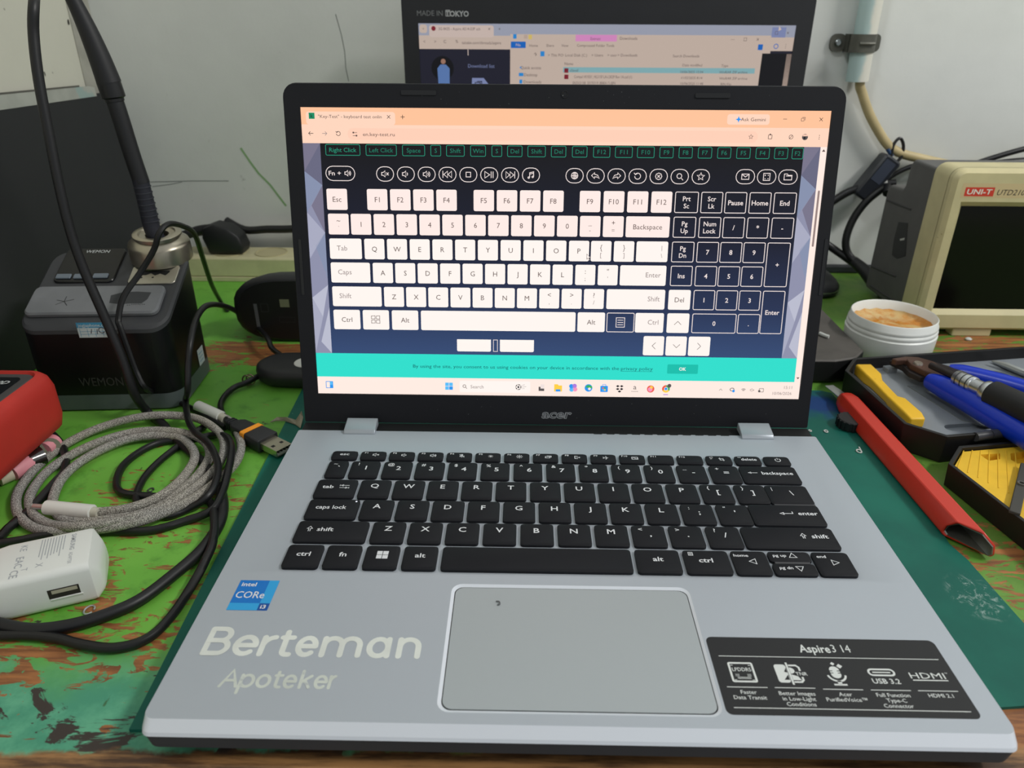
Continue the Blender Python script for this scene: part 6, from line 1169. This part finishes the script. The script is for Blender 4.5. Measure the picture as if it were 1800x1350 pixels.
mb = MB(); outerR = [kring(0, .55), kring(4, .8), kring(12, 1.0), kring(KL, 1.03, 0, 22)]; mb.loft(outerR, caps=(True, False))
mb.loft([kring(KL, 1.03, 0, 22), kring(KL, .86, 0, 22)], caps=(False, False))
obj('handle', mb, redm, kn, bevel=.6, smooth=35)
ml = MB(); ml.loft([kring(KL + .3, .86, 0, 22), kring(KL + .3, .78, 0, 22)], caps=(False, False)); ml.loft([kring(KL + .3, .78, 0, 22), kring(KL - 45, .78, 0, 22)], caps=(False, True))
obj('liner', ml, mat('liner_steel', (150, 148, 140), .35, metal=.8), kn, smooth=35)
b0 = ka + kd * 2; bt = Vector(U(1450, 679, 8))
obj('blade', MB().loft([[b0 - kx * 4 + Vector((0, 0, 7.5)), b0 + kx * 5 + Vector((0, 0, 7.5)), b0 + kx * 5 + Vector((0, 0, 8.4)), b0 - kx * 4 + Vector((0, 0, 8.4))], [bt, bt + Vector((6.5, 1, 0)), bt + Vector((6.5, 1, .6)), bt + Vector((0, 0, .6))]]), mat('blade_steel', (176, 178, 176), .3, metal=.8), kn, smooth=None)
wc_ = Vector((205.5, 207, 5.2)); wm_ = MB(); nW = 36
wm_.lathe([(0, -3.4), (8.4, -3.4), (8.8, -2.8), (8.8, 2.8), (8.4, 3.4), (0, 3.4)], nW, 0, Matrix.Translation(wc_))
obj('lock_wheel', wm_, mat('wheel_black', (26, 26, 28), .5), kn, smooth=None)
for i in range(nW // 2): a_ = 2 * pi * i / (nW // 2); obj('wheel_rib', MB().box((8.4, -.6, -3), (9.5, .6, 3), 0, Matrix.Translation(wc_) @ Matrix.Rotation(a_, 4, 'Z')), mat('wheel_black', (26, 26, 28), .5), kn, smooth=None)

# ------------------------------------------------------------------ small bits on the bench
def curl(name, u, v, r_, lb, m, z=MZ, tail=None, par=None):
    c_ = U(u, v, z + .5); pts = [c_ + Vector((r_ * cos(2 * pi * k / 12), r_ * 1.3 * sin(2 * pi * k / 12), 0)) for k in range(12)]
    if tail: pts.append(c_ + Vector(tail))
    tag(obj(name, MB().tube(pts, .45, 6, sub=2), m), lb, 'debris')
pw = mat('plastic_curl', (206, 208, 204), .5)
curl('plastic_ring', 1452, 758, 1.1, 'tiny white plastic ring on the mat right of the hinge', pw)
curl('plastic_ring', 1510, 793, 1.5, 'small white plastic ring with a tail beside the knife wheel', pw, tail=(2, 5, 0))
curl('plastic_ring', 1424, 757, .8, 'tiny white plastic curl on the mat touching the screen corner', pw)
curl('washer', 157, 1072, 2.2, 'small silver washer between the white charger and the black cables', mat('washer_zinc', (190, 194, 196), .3, metal=.6), z=.1)
curl('washer', 265, 861, 1.5, 'tiny dark screw ring inside the grey cable coil', mat('washer_dark', (86, 88, 84), .4, metal=.6), z=.1)
tag(obj('plastic_stub', MB().tube([U(1441, 586, 21.5), U(1450, 590, 21.5), U(1457, 592, 21.5)], 1.6, 10, sub=3), pw), 'short white plastic stub on the dark laptop base right of the screen', 'debris')
tag(obj('plastic_crumb', MB().lathe([(0, 0), (2.4, .3), (2.8, 1.4), (1.6, 2.4), (0, 2.6)], 9, 0, Matrix.Translation(U(1702, 598, 0))), pw), 'white crumb on the bench below the oscilloscope', 'debris')
sc2 = MB(); g = [U(u, v, z) for u, v, z in ((474, 742, 1), (487, 733, 3), (503, 733, 5), (520, 738, 3), (527, 727, 7), (530, 722, 9), (533, 733, 6), (528, 752, 3), (520, 746, 2.4), (500, 739, 2.6), (485, 739, 1.6))]
sc2.add(g, [[0, 1, 10], [1, 2, 9, 10], [2, 3, 8, 9], [3, 4, 6, 7, 8], [4, 5, 6]]); sc2.add([p_ + Vector((0, 0, -.5)) for p_ in g], [[10, 1, 0], [10, 9, 2, 1], [9, 8, 3, 2], [8, 7, 6, 4, 3], [6, 5, 4]])
tag(obj('tape_scrap', sc2, mat('scrap_beige', (150, 144, 124), .6, var=.2, vs=90), smooth=None), 'torn beige tape scrap on the mat left of the laptop hinge', 'tape')

# tidy: helper text object and bookkeeping
bpy.data.objects.remove(_fo)
for o in bpy.data.objects:
    if '_o' in o: del o['_o']
